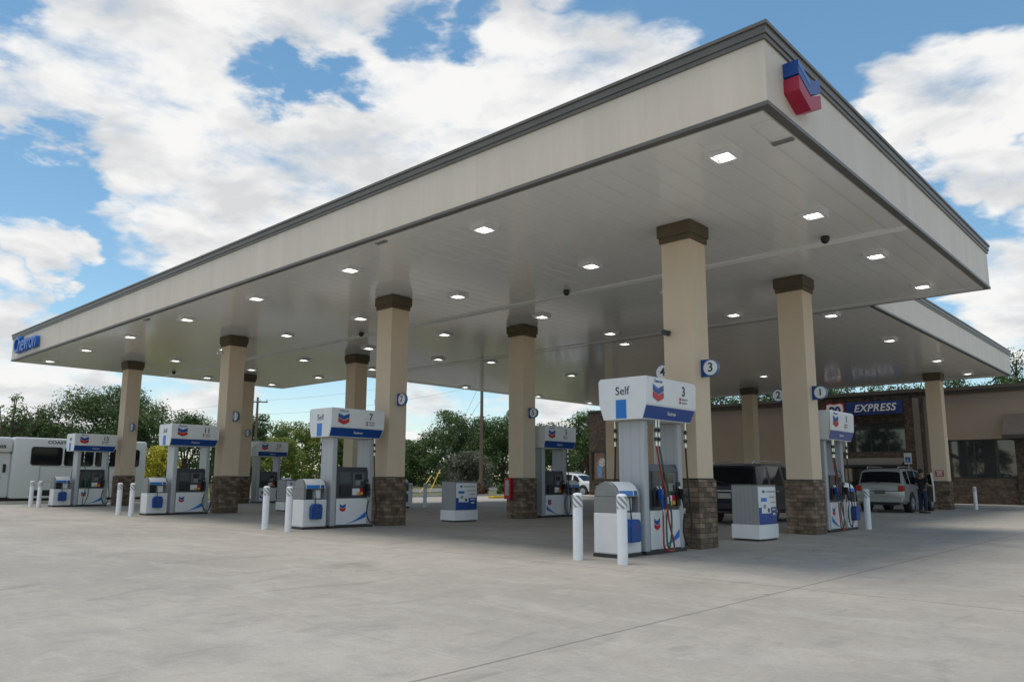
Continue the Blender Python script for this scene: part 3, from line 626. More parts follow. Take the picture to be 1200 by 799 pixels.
    r0 = [(-.13, y0, 2.256), (.08, y0, 2.256), (.08, y0, 2.575), (-.13, y0, 2.575)]
    loft(bm, [r0, [(a, b - .003, c) for a, b, c in r0]]); obj('blue_square', bm, M_bluel, hd)
    return t
dproto = make_dispenser()
def nozzle(t, y, s, m):
    p = thing_part('nozzle', t); return p
def hose(t, pts, m, r=.014):
    bm = nb(); tube(bm, smoothpath(pts, 7), r, 8); return obj('hose', bm, m, t, True)
def fitting(t, x, y, s=1):
    bm = nb(); lathe(bm, [(.016, 2.24), (.016, 2.12), (.028, 2.11), (.028, 2.03), (.018, 2.02), (.018, 1.96), (.03, 1.95), (.03, 1.88), (.02, 1.87), (.02, 1.80)], 12, x, y)
    f = obj('breakaway', bm, M_chrome, t, True)
    bm = nb(); lathe(bm, [(.03, 2.105), (.03, 2.035)], 12, x, y); lathe(bm, [(.032, 1.945), (.032, 1.885)], 12, x, y); obj('rubber_sleeve', bm, M_black, f); return f
def noz(t, s, y, m):
    """nozzle hung in the boot: grip, guard, spout"""
    bm = nb(); x = s * .325
    tube(bm, [(x - s * .02, y, 1.02), (x + s * .03, y, .96), (x + s * .05, y, .86), (x + s * .06, y, .74)], [.03, .036, .03, .02], 8)
    tube(bm, [(x + s * .0, y, 1.0), (x + s * .12, y, .95), (x + s * .13, y, .84), (x + s * .06, y, .77)], .011, 6)
    box(bm, *sorted((x - s * .02, x + s * .07)), y - .035, y + .035, .9, 1.08, .015)
    a = obj('nozzle', bm, m, t, True)
    bm = nb(); tube(bm, [(x - s * .01, y, 1.07), (x - s * .04, y, 1.12), (x - s * .06, y, 1.10)], .012, 8); obj('spout', bm, M_chrome, a, True)
    bm = nb(); lathe(bm, [(.018, .74), (.018, .66), (.012, .65)], 10, x + s * .06, y); obj('swivel', bm, M_chrome, a, True)
def hoses(t, s, fancy, rear):
    """s: side in local axes; each side is laid out the same as its own user reads it"""
    m_ = lambda y: y if s > 0 else -.43 - y
    hs_ = lambda pts: [(a, m_(b), c) for a, b, c in pts]
    if fancy:
        for yh, yn, m, mn, lo in ((-.62, -.50, M_redhose, M_blue, .05), (-.53, -.40, M_greenhose, M_greenhose, .10)) if fancy == 1 else ((-.62, -.50, M_greenhose, M_greenhose, .05),):
            fitting(t, s * .36, m_(yh)); noz(t, s, m_(yn), mn)
            hose(t, hs_([(s * .36, yh, 1.80), (s * .37, yh + .10, 1.4), (s * .40, yh + .20, 1.0), (s * .42, yh + .24, .55), (s * .45, yh + (.34 if m == M_redhose else .12), lo + .05), (s * .45, yh + .04, lo + .06), (s * .42, yn - .06, .35), (s * .385, yn, .65)]), m, .016)
    fitting(t, s * .36, m_(.36)); noz(t, s, m_(.21), M_black)
    hose(t, hs_([(s * .36, .36, 1.80), (s * .36, .38, 1.4), (s * .38, .40, .9), (s * .38, .46, .45), (s * .38, .40, .14), (s * .38, .28, .12), (s * .38, .17, .3), (s * .38, .17, .5), (s * .385, .21, .65)]), M_rubber, .016)
made = []
info = []
for i in range(4):
    info.append((XI[i], 11.95, 0, pn[i], pn[i] + 1)); 
for i in range(4):
    info.append((XI[i], 2 * 15.8 - 11.95, math.pi, pr_[i], pr_[i] + 1))
desc = {3: 'nearest white and grey pump, header reading Self and 3, with red and green hoses', 7: 'white and grey pump numbered 7, front of the second island from the right', 11: 'white and grey pump numbered 11, front of the third island from the right',
        15: 'white and grey pump with header number 15, in front of the white bus', 1: 'white and grey pump with header number 1, behind the second column', 5: 'white and grey pump with header number 5, in the rear row',
        9: 'grey pump of the rear row hidden behind pump 7, beside column 9', 13: 'white and grey pump with header number 13, small in the rear row'}
for k, (x, y, rz, na, nb_) in enumerate(info):
    d = dup(dproto, (x, y, 0), rz, desc[na])
    hd = [c for c in d.children if c.name.startswith('header')][0]
    front = rz == 0
    # +X world side carries the odd number
    sA = 1 if front else -1
    for s, num in ((sA, na), (-sA, nb_)):
        f = FX if s > 0 else FNX
        yn = .12 if s > 0 else -.55
        text(str(num), .24, f((s * .490, yn, 2.77)), M_ink, hd, 'numeral', .004, .003)
    hoses(d, sA, 1 if na in (3, 1) else 2 if na == 15 else 0, front)
    # far side: dark hose only
    hoses(d, -sA, 0, front)
for c in list(dproto.children_recursive) + [dproto]: bpy.data.objects.remove(c)
# ------------------------------------------------------------------ squeegee and towel stations
sq = thing('windshield_station', 'x', 'service station stand', (0, 0, 0), 0, 'windshield service stands at the island ends')
bm = nb(); box(bm, -.25, .25, -.34, .34, 0, .055, .005); obj('plinth', bm, M_dark, sq)
bm = nb(); box(bm, -.24, .24, -.33, .33, .056, .70, .02); obj('lower_cabinet', bm, M_white, sq)
arc = [(-.23, .96)] + [(-.23 + .23 * (1 - math.cos(a)), .96 + .235 * math.sin(a)) for a in [R(d) for d in (20, 40, 60, 80)]]
arc = arc + [(-x, z) for x, z in reversed(arc)]
bm = nb(); prism(bm, arc, 'y', -.325, .325); bmesh.ops.bevel(bm, geom=[e for e in bm.edges if abs(e.verts[0].co.y - e.verts[1].co.y) < .01], offset=.008, segments=1, affect='EDGES'); obj('hood', bm, M_midgrey, sq, True)
bm = nb(); box(bm, -.23, .23, -.325, -.26, .702, .959); box(bm, -.23, .23, .26, .325, .702, .959); box(bm, -.12, .12, -.259, .259, .702, .959); obj('upper_cabinet', bm, M_midgrey, sq)
bm = nb(); box(bm, .121, .135, -.22, -.02, .71, .95, .004); obj('waste_opening', bm, M_black, sq); bm = nb(); box(bm, -.135, -.121, .02, .22, .71, .95, .004); obj('waste_opening', bm, M_black, sq)
bm = nb(); box(bm, .121, .15, .02, .2, .73, .93, .006); obj('towel_box', bm, M_white, sq)
for s in (1, -1):
    pts = [(p[0], p[1]) for p in arc if p[0] * s > -.001]
    pts = [(x + s * .004, z + .004) for x, z in pts]
    q = pts if s > 0 else pts
    bm = nb(); rings = [[(x, -.27, z) for x, z in q], [(x, .27, z) for x, z in q]]
    rings2 = [[(x + s * .003, y, z + .003) for x, y, z in r] for r in rings]
    loft(bm, [rings[0] + rings2[0][::-1], rings[1] + rings2[1][::-1]]); lb = obj('hood_label', bm, M_white, sq)
    q2 = [(x + s * .004, z + .004) for x, z in sorted(pts, key=lambda p: p[1])[:2]]
    bm = nb(); loft(bm, [[(x, -.26, z) for x, z in q2] + [(x + s * .003, -.26, z + .003) for x, z in q2[::-1]], [(x, .12, z) for x, z in q2] + [(x + s * .003, .12, z + .003) for x, z in q2[::-1]]]); obj('blue_graphic', bm, M_bluel, lb)
    bm = nb(); loft(bm, [[(x, .15, z) for x, z in q2] + [(x + s * .003, .15, z + .003) for x, z in q2[::-1]], [(x, .25, z) for x, z in q2] + [(x + s * .003, .25, z + .003) for x, z in q2[::-1]]]); obj('blue_graphic', bm, M_blue, lb)
    bm = nb(); x0, x1 = sorted((s * .242, s * .375))
    r = [[(x0, -.16, .24), (x1, -.16, .24), (x1, .13, .24), (x0, .13, .24)], [(x0, -.17, .52), (x1, -.17, .52), (x1, .14, .52), (x0, .14, .52)], [(x0, -.12, .60), (x1, -.12, .60), (x1, .10, .60), (x0, .10, .60)]]
    loft(bm, r); bmesh.ops.bevel(bm, geom=bm.edges[:], offset=.015, segments=2, affect='EDGES'); bk = obj('wash_bucket', bm, M_bucket, sq)
    bm = nb(); tube(bm, [(s * .29, -.02, .55), (s * .275, -.05, .95)], .012, 8); obj('squeegee_handle', bm, M_black, bk)
    chevrons((FX if s > 0 else FNX)((s * .3765, .0, .48)), .04, .002, bk)
first = True
for i in range(4):
    for y, rz, num in ((10.66, 0, pn[i]), (2 * 15.8 - 10.66, math.pi, pr_[i])):
        lab = 'stand with blue wash buckets, %s end of the %s' % ('front' if num in pn.values() else 'rear', ISL[i])
        if first: sq.location = (XI[i], y, 0); sq['label'] = lab; first = False
        else: dup(sq, (XI[i], y, 0), rz, lab)
# ------------------------------------------------------------------ mid-island cabinets with poster
mc = thing('service_cabinet', 'x', 'cabinet', (0, 0, 0), 0, 'poster cabinets in the middle of the islands')
def rr(hx, hy, bul, n=8):
    """plan outline: straight sides on +-X bulging outward a little, square ends on +-Y"""
    p = []
    for i in range(n + 1): y = -hy + 2 * hy * i / n; p.append((hx + bul * (1 - (y / hy) ** 2), y))
    return p + [(-x, -y) for x, y in p]
M_rib = panels('ribbed_grey', (0.28, 0.285, 0.30), 'X', .09, .001, .4, .03)
bm = nb(); prism(bm, rr(.27, .44, .05), 'z', .0, .045); obj('plinth', bm, M_dark, mc)
bm = nb(); prism(bm, rr(.30, .47, .05), 'z', .046, .33); obj('white_base', bm, M_white, mc)
bm = nb(); prism(bm, rr(.28, .45, .05), 'z', .331, 1.13); obj('body', bm, M_rib, mc)
bm = nb(); prism(bm, rr(.285, .455, .05), 'z', 1.131, 1.15); obj('lid', bm, M_coping, mc)
for s in (1, -1):
    def patch(u0, u1, z0, z1, off, m, nm, par, n=8):
        """u runs left to right as one reads it"""
        bm = nb(); rings = []
        for i in range(n + 1):
            u = u0 + (u1 - u0) * i / n; y = s * u; x = s * (.28 + .05 * (1 - (y / .45) ** 2) + off)
            rings.append([(x, y, z0), (x, y, z1), (x + s * .002, y, z1), (x + s * .002, y, z0)])
        loft(bm, rings); return obj(nm, bm, m, par)
    po = patch(-.42, .42, .335, 1.10, .002, M_white, 'poster', mc)
    patch(-.42, .42, .337, .68, .005, M_blue if True else M_bluel, 'blue_field', po)
    patch(-.33, .04, .56, .80, .008, M_white, 'picture', po, 3); patch(-.34, -.12, .80, .875, .006, M_bluel, 'picture', po, 2)
    patch(-.28, -.20, .98, 1.03, .006, M_blue, 'picture', po, 1); patch(-.14, .34, .99, 1.015, .006, M_inkgrey, 'text_line', po, 4)
    patch(.0, .34, .88, .90, .006, M_inkgrey, 'text_line', po, 3); patch(.06, .34, .77, .79, .006, M_inkgrey, 'text_line', po, 3); patch(.12, .34, .62, .645, .008, M_white, 'text_line', po, 3)
    patch(.16, .30, .52, .56, .008, M_white, 'text_line', po, 2); patch(-.26, -.18, .66, .74, .011, M_inkgrey, 'picture', po, 1); patch(-.10, -.02, .58, .66, .011, M_ink, 'picture', po, 1)
for i in range(4):
    lab = 'ribbed grey cabinet with blue and white poster, middle of the %s' % ISL[i]
    if i == 0: mc.location = (XI[0], 15.75, 0); mc['label'] = lab
    else: dup(mc, (XI[i], 15.75, 0), 0, lab)
# ------------------------------------------------------------------ fire extinguisher boxes
M_redp = mat('extinguisher_red', (0.42, 0.012, 0.02), .4)
for k, i in enumerate((1, 3)):
    t = thing('extinguisher_cabinet', 'red fire extinguisher cabinet on the rear column of the %s' % ISL[i], 'fire extinguisher', (XI[i] - .20, YB - .336, .93), 0, 'red extinguisher cabinets')
    bm = nb(); box(bm, -.13, .13, -.15, -.001, -.33, .33, .015); obj('box', bm, M_redp, t)
    bm = nb(); box(bm, -.08, .08, -.159, -.152, -.22, .26, .003); obj('window', bm, mat('frosted_pane', (0.35, 0.33, 0.33), .15), t)
    bm = nb(); tube(bm, [(.10, -.155, 0), (.10, -.18, .02), (.10, -.18, .1), (.10, -.155, .12)], .007, 6); obj('handle', bm, M_chrome, t)
# ------------------------------------------------------------------ store
YW = 44.8
bm = nb(); box(bm, -33.5, 12, 41.9, 45.2, .003, .14, .02); tag(obj('sidewalk', bm, M_kerb), kind='structure')
st = thing('store', 'low tan stucco store with brown brick tower, dark windows and stone wainscot', 'building', (0, 0, 0))
bm = nb()
def wall(bm, x0, x1, z0, z1, y0=YW, y1=YW + .3): box(bm, x0, x1, y0, y1, z0, z1)
wall(bm, -30.85, -23.2 + 4.5, 1.42, 5.62)                    # left tan
wall(bm, -18.70, -17.6, 3.35, 5.62)
wall(bm, -11.2, 12, 3.36, 5.72)
wall(bm, -11.2, -10.30, 1.42, 3.359)
wall(bm, -.6, 12, 1.42, 3.359)
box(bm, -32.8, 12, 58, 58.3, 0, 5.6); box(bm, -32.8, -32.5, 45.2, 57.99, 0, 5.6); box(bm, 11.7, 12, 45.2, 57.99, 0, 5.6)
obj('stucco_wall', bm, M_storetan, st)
bm = nb(); wall(bm, -30.85, -18.7, .1, 1.40, YW - .06, YW + .3); obj('stone_wainscot', bm, M_brick, st); bm = nb(); wall(bm, -11.2, -7.25, .1, 1.40, YW - .06, YW + .3)
wall(bm, -7.25, -6.75, .1, 3.35, YW - .25, YW + .3); wall(bm, -2.9, 12, .1, 1.40, YW - .06, YW + .3)
obj('stone_wainscot', bm, M_brick, st)
bm = nb(); box(bm, -32.85, -30.85, YW - .35, YW + .3, 3.2, 5.98); box(bm, -32.85, -32.62, YW - .35, YW + .3, .1, 3.199); box(bm, -32.619, -30.85, YW - .35, YW + .3, .1, 1.17)
obj('brick_pier', bm, M_brick, st)
TW = YW - .35; bm = nb()
box(bm, -17.6, -11.2, TW, YW + .3, 4.38, 5.9); box(bm, -12.06, -11.2, TW, YW + .3, .1, 4.379); box(bm, -17.6, -16.6, TW, YW + .3, .1, 4.379)
box(bm, -16.599, -12.061, TW, YW + .3, 2.52, 2.78)
obj('brick_tower', bm, M_brick, st)
bm = nb(); box(bm, -30.84, -17.61, YW - .10, YW + .35, 5.63, 5.80); box(bm, -30.84, -17.61, YW - .16, YW + .35, 5.801, 5.98)
box(bm, -11.19, 12, YW - .10, YW + .35, 5.73, 5.88); box(bm, -11.19, 12, YW - .16, YW + .35, 5.881, 6.06)
box(bm, -17.68, -11.12, TW - .10, YW + .38, 5.901, 6.10); box(bm, -32.9, -30.8, TW - .06, YW + .38, 5.981, 6.10)
obj('parapet_coping', bm, mat('coping_brown', (0.06, 0.05, 0.038), .6), st)
bm = nb(); box(bm, -32.5, 11.7, 45.1, 58, 5.3, 5.4); obj('roof', bm, mat('roof_membrane', (0.3, 0.3, 0.3), .9), st)
def window(x0, x1, z0, z1, mull, y=YW + .05):
    bm = nb(); fw = .06
    box(bm, x0, x1, y, y + .1, z0, z0 + fw); box(bm, x0, x1, y, y + .1, z1 - fw, z1); e = [x0] + [m - fw / 2 for m in mull] + [x1 - fw]
    for a in e: box(bm, a, a + fw, y + .001, y + .099, z0 + fw + .001, z1 - fw - .001)
    f = obj('window', bm, M_dark, st)
    bm = nb(); box(bm, x0 + .02, x1 - .02, y + .05, y + .07, z0 + .02, z1 - .02); g = obj('pane', bm, M_glass, f)
    return f
window(-10.299, -7.251, 1.41, 3.355, (-9.05, -8.12)); window(-2.899, -.601, 1.41, 3.355, (-1.8,))
window(-16.599, -12.061, 2.781, 4.379, (-15.6, -14.75, -13.84, -12.97), TW + .1)
window(-18.699, -17.601, .12, 3.349, (-18.2,)); 
f = window(-16.599, -12.061, .11, 2.519, (-15.5, -14.4, -13.2), YW + .1)
window(-6.749, -2.901, .11, 3.35, (-5.8, -4.9, -3.9), YW + .1)
bm = nb(); prism(bm, [(YW - .16, 4.55), (YW - .16, 3.45), (YW - 1.15, 3.32), (YW - 1.15, 3.50)], 'x', -7.6, -2.2); obj('awning', bm, mat('awning_metal', (0.07, 0.062, 0.056), .9, var=.08, spec=.05), st)
bm = nb(); prism(bm, [(TW - .002, 2.50), (TW - .002, 1.95), (TW - 1.0, 1.98), (TW - 1.0, 2.10)], 'x', -16.6, -12.1); obj('awning', bm, mat('awning_dark', (0.03, 0.028, 0.026), .6), st)
bm = nb(); box(bm, -11.6, -11.3, TW - .12, TW - .002, .14, 5.6, .01); obj('downspout', bm, mat('downspout_tan', (0.14, 0.12, 0.10), .6), st)
# poster window in the left brick pier
t = thing('poster_window', 'dark framed window of advertising posters in the left brick pier of the store', 'window', (-31.73, YW - .2, 1.18))
bm = nb(); 
for a in ((-.885, -.8, 0, 2.01), (.79, .875, 0, 2.01), (.2, .28, .08, 1.93), (-.8, .79, 0, .079), (-.8, .79, 1.931, 2.01)): box(bm, a[0], a[1], -.08, .1, a[2], a[3])
obj('frame', bm, M_dark, t)
bm = nb(); box(bm, -.799, .199, .0, .03, .081, 1.93); obj('poster', bm, mat('poster_brown', (0.20, 0.11, 0.07), .5, var=.3, vscale=3), t)
bm = nb(); box(bm, .281, .789, .0, .03, .081, 1.93); obj('poster', bm, mat('poster_pale', (0.28, 0.33, 0.32), .5, var=.3, vscale=3), t)
bm = nb(); flat(bm, [(-.45, -.85), (-.1, -.85), (-.05, .0), (-.2, .35), (-.35, .35), (-.5, .0)], FY((-.0, -.006, 1.02)), .01); obj('printed_bottle', bm, mat('print_blue', (0.12, 0.25, 0.45), .5), t)
bm = nb(); cyly(bm, -.08, 1.25, .3, -.012, -.002, 20); obj('printed_disc', bm, mat('print_white', (0.45, 0.42, 0.38), .5, var=.3, vscale=6), t)
bm = nb(); cyly(bm, .53, .9, .16, -.012, -.002, 20); obj('printed_disc', bm, mat('print_orange', (0.45, 0.2, 0.08), .5), t)
# store signs
t = thing('store_sign', 'dark blue sign panel with white slanted word EXPRESS on the brick tower', 'sign', (-13.5, TW, 5.16))
bm = nb(); box(bm, -1.50, 1.42, -.16, -.001, -.34, .37, .01); obj('panel', bm, mat('sign_navy', (0.012, 0.035, 0.16), .35), t)
text('EXPRESS', .56, FY((.02, -.17, .02)), mat('sign_white', (0.72, 0.73, 0.75), .4), t, 'lettering', .02, .008, .25, .96, 1.08)
t = thing('shield_sign', 'white shield sign with red border and number 90 left of the EXPRESS panel', 'sign', (-15.55, TW, 5.1))
sh = [(-.50, .42), (-.3, .48), (0, .42), (.3, .48), (.50, .42), (.54, .1), (.42, -.3), (0, -.55), (-.42, -.3), (-.54, .1)]
bm = nb(); flat(bm, sh, FY((0, -.1, 0)), .19); obj('border', bm, mat('sign_red', (0.35, 0.02, 0.03), .4), t)
bm = nb(); flat(bm, [(u * .86, v * .86) for u, v in sh], FY((0, -.2, 0)), .02); obj('face', bm, M_white, t)
text('90', .66, FY((0, -.216, -.0)), mat('sign_navy2', (0.012, 0.03, 0.13), .4), t, 'numeral', .01, .022, 0, .95)
# small signs and posts by the store
t = thing('parking_sign', 'small blue and white accessible parking sign on a thin post by the silver car', 'sign', (-11.2, 41.4, .0))
bm = nb(); lathe(bm, [(.03, .1), (.03, 2.62)], 10); obj('post', bm, M_grey, t, True)
bm = nb(); box(bm, -.17, .17, -.05, -.032, 2.08, 2.62, .004); pl = obj('plate', bm, M_white, t)
bm = nb(); box(bm, -.11, .11, -.056, -.051, 2.16, 2.42); obj('blue_symbol_field', bm, mat('sign_blue', (0.02, 0.12, 0.5), .4), pl)
bm = nb(); cyly(bm, -.01, 2.24, .045, -.060, -.057, 14); cyly(bm, -.0, 2.36, .02, -.060, -.057, 10); box(bm, -.015, .01, -.060, -.057, 2.26, 2.34); obj('symbol', bm, M_white, pl)
t = thing('warning_placard', 'small red placard on the store canopy column above its stone base', 'sign', (-9.35, 39.5 - .299, 1.61))
bm = nb(); box(bm, -.17, .17, -.02, -.001, -.14, .14, .003); obj('plate', bm, M_redp, t)
bm = nb(); box(bm, -.13, .13, -.024, -.021, .06, .1); box(bm, -.10, .10, -.024, -.021, -.01, .03); box(bm, -.12, .12, -.024, -.021, -.09, -.05); obj('text_line', bm, M_white, t)
t = thing('pipe_bollard', 'thin grey pipe post with yellow top beside the store canopy column', 'bollard', (-9.6, 41.6, 0))
bm = nb(); lathe(bm, [(.09, .1), (.09, 1.0), (.06, 1.06), (.01, 1.07)], 16); obj('pipe', bm, M_grey, t, True)
bm = nb(); box(bm, -.05, .12, -.08, .08, 1.075, 1.33, .02); obj('yellow_cap', bm, M_yellow, t)
# ------------------------------------------------------------------ vehicles
def suv(name, label, loc, rz, paint, H_=1.72, L_=4.75, W_=.94, plate='', rack=True, door_open=False):
    t = thing(name, label, 'car', loc, rz)
    k = H_ / 1.74
    S = [(.00, .50, .86, .86, .86, .86), (.04, .40, 1.04, 1.06, .93, .88), (.10, .36, 1.06, 1.10, .94, .85), (.34, .33, 1.07, 1.66, .95, .77), (.9, .31, 1.06, 1.73, .95, .78), (1.9, .30, 1.04, 1.74, .95, .79), (2.75, .30, 1.03, 1.68, .95, .77),
         (3.0, .30, 1.02, 1.60, .95, .76), (3.72, .31, 1.03, 1.08, .95, .80), (4.4, .34, .96, 1.02, .92, .66), (4.66, .38, .85, .88, .84, .60), (4.75, .48, .70, .71, .72, .6)]
    sc_ = W_ / .95; ly = L_ / 4.75
    rings = []
    for y, zb, zl, zt, wb, wt in S:
        zb, zl, zt = zb * k, zl * k, zt * k; wb *= sc_; wt *= sc_; y *= ly
        half = [(0, zb), (wb * .9, zb), (wb, zb + .12), (wb * 1.0, (zb + zl) / 2 + .05), (wb * .975, zl), (wt, zt - .035), (wt * .86, zt - .003), (wt * .5, zt + .012), (0, zt + .018)]
        ring = half + [(-a, b) for a, b in half[-2:0:-1]]
        rings.append([(a, y, b) for a, b in ring])
    bm = nb(); loft(bm, rings); obj('body', bm, paint, t, True)
    P = lambda i, j: Vector(rings[i][j]); W8 = len(rings[0])
    def pane(a, b, c, d, ins, off, nm='window', m=M_carglass):
        ctr = (a + b + c + d) / 4; n = (c - a).cross(d - b).normalized()
        if n.dot(ctr - Vector((0, ctr.y if abs(n.y) < .5 else 2.3 * ly, .9))) < 0: n.negate()
        q = [ctr + (p - ctr) * ins for p in (a, b, c, d)]
        bm = nb(); loft(bm, [[tuple(p + n * off) for p in q], [tuple(p + n * (off - .02)) for p in q]]); return obj(nm, bm, m, t)
    def lerp(a, b, f): return a + (b - a) * f
    # rear glass and windscreen
    def curved(i, j, nm, f0=.12, f1=.88, off=.010):
        n = (P(j, 8) - P(i, 8)).cross(Vector((1, 0, 0))).normalized()
        if n.z < 0: n.negate()
        a = []; b = []
        for q in range(5, W8 - 4):
            k = .93; u, v = lerp(P(i, q), P(j, q), f0) + n * off, lerp(P(i, q), P(j, q), f1) + n * off
            u.x *= k; v.x *= k; a.append(u); b.append(v)
        bm = nb(); loft(bm, [[tuple(u), tuple(v), tuple(v - n * .02), tuple(u - n * .02)] for u, v in zip(a, b)]); return obj(nm, bm, M_carglass, t)
    curved(2, 3, 'rear_window'); curved(7, 8, 'windscreen')
    for s in (0, 1):
        J = (lambda j: j) if s == 0 else (lambda j: W8 - j)
        for ya, yb, ra, rb in ((3, 4, .05, .97), (4, 5, .04, .96), (5, 6, .04, .97)):
            a, b = P(ya, J(4)), P(yb, J(4)); c, d = P(yb, J(5)), P(ya, J(5))
            pane(lerp(a, b, ra), lerp(a, b, rb), lerp(d, c, rb), lerp(d, c, ra), .84, .008)
        a, b, c = P(6, J(4)), P(8, J(4)), P(6, J(5)); d2 = P(7, J(5))
        bmq = nb(); sx_ = 1 if s == 0 else -1
        q = [a + Vector((0, .06, .05)), lerp(a, b, .72) + Vector((0, 0, .05)), lerp(d2, b, .25), d2 + Vector((0, -.02, -.04)), c + Vector((0, .06, -.05))]
        q = [p + Vector((sx_ * .012, 0, 0)) for p in q]; loft(bmq, [[tuple(p) for p in q], [tuple(p - Vector((sx_ * .02, 0, 0))) for p in q]]); obj('window', bmq, M_carglass, t)
        sg = 1 if s == 0 else -1; wx = .955 * sc_
        for y in (.95 * ly, 3.78 * ly):
            bm = nb(); cylx(bm, 0, y, .40, .43, *sorted((sg * (wx - .25), sg * (wx + .004))), 28); obj('wheel_arch', bm, M_black, t, True)
            bm = nb(); cylx(bm, 0, y, .355, .355, *sorted((sg * (wx - .24), sg * (wx + .012))), 28); wh = obj('wheel', bm, M_rubber, t, True)
            bm = nb(); cylx(bm, 0, y, .355, .235, *sorted((sg * (wx - .1), sg * (wx + .018))), 24)
            for q in range(5):
                an = q * 2 * math.pi / 5; tube(bm, [(sg * (wx + .02), y, .355), (sg * (wx + .02), y + .2 * math.cos(an), .355 + .2 * math.sin(an))], .03, 6)
            obj('rim', bm, M_grey, wh, True)
        bm = nb(); box(bm, *sorted((sg * wx * .95, sg * (wx + .2))), 2.92 * ly, 3.06 * ly, 1.02 * k, 1.19 * k, .03); obj('mirror', bm, paint, t)
        bm = nb(); box(bm, *sorted((sg * (wx * .73), sg * (wx * .985))), -.02, .10, .84 * k, 1.05 * k, .02); obj('tail_light', bm, mat('tail_red', (0.42, 0.02, 0.015), .2), t)
        bm = nb(); box(bm, *sorted((sg * (wx * .5), sg * (wx * .85))), 4.55 * ly, 4.70 * ly, .72 * k, .88 * k, .03); obj('headlight', bm, mat('lamp_clear', (0.6, 0.62, 0.65), .1), t)
        if rack:
            bm = nb(); tube(bm, [(sg * .60 * sc_, .5 * ly, 1.72 * k), (sg * .60 * sc_, .62 * ly, 1.80 * k), (sg * .60 * sc_, 2.4 * ly, 1.81 * k), (sg * .60 * sc_, 2.55 * ly, 1.73 * k)], .018, 6); obj('roof_rail', bm, M_grey, t)
        bm = nb(); box(bm, *sorted((sg * wx * .98, sg * (wx + .02))), 1.2 * ly, 1.38 * ly, .93 * k, .96 * k); box(bm, *sorted((sg * wx * .98, sg * (wx + .02))), 2.3 * ly, 2.48 * ly, .93 * k, .96 * k); obj('door_handle', bm, M_grey, t)
    bm = nb(); box(bm, -.88 * sc_, .88 * sc_, -.10, .12, .40, .60, .04); obj('bumper', bm, paint, t)
    bm = nb(); box(bm, -.7 * sc_, .7 * sc_, -.02, .12, .30, .39, .01); obj('bumper_valance', bm, M_black, t)
    bm = nb(); box(bm, -.20, .20, -.03, .0, .73 * k, .88 * k, .004); pt = obj('licence_plate', bm, mat('plate_' + name, (0.42, 0.42, 0.38) if plate else (0.10, 0.12, 0.10), .5), t)
    bm = nb(); box(bm, -.36, .36, -.02, .035, .93 * k, .965 * k, .006); obj('chrome_strip', bm, M_chrome, t)
    bm = nb(); tube(bm, [(0, .08, 1.16 * k), (-.30, .13, 1.22 * k)], .01, 5); obj('wiper', bm, M_black, t)
    if door_open:
        bm = nb(); box(bm, .965 * sc_, 1.0 * sc_, 0, 0, 0, 0) if False else None
        d = nb(); a = R(28); hx, hy = .95 * sc_, 3.05 * ly
        def dp(u, z, o): return (hx + math.sin(a) * u + math.cos(a) * o, hy - math.cos(a) * u + math.sin(a) * o, z)
        out = [(0, .42), (1.0, .42), (1.02, 1.04), (.82, 1.58), (.25, 1.58), (0.02, 1.04)]
        loft(d, [[dp(u, z * k, 0) for u, z in out], [dp(u, z * k, .06) for u, z in out]]); dd = obj('open_door', d, paint, t)
        g = nb(); out = [(.12, 1.08), (.95, 1.08), (.79, 1.53), (.28, 1.53)]
        loft(g, [[dp(u, z * k, -.004) for u, z in out], [dp(u, z * k, .064) for u, z in out]]); obj('window', g, M_carglass, dd)
    return t
P_black = mat('car_black', (0.010, 0.013, 0.022), .35, coat=.15, spec=.3)
P_silver = mat('car_silver', (0.42, 0.42, 0.41), .35, .55, coat=.7)
P_white = mat('car_white', (0.72, 0.73, 0.74), .3, coat=.8)
suv('parked_suv', 'black suv seen from behind between the columns of pumps 3 and 1', (-10.42, 20.55, 0), 0, P_black, 1.72, 4.9, .97, 'x')
suv('silver_suv', 'silver suv facing the store entrance with its right front door open', (-10.15, 33.3, 0), 0, P_silver, 1.76, 4.7, .93, '', True, True)
suv('white_suv', 'white suv parked beyond pump 5 at the left end of the store', (-38.6, 47.3, 0), R(-90), P_white, 1.70, 4.7, .94)
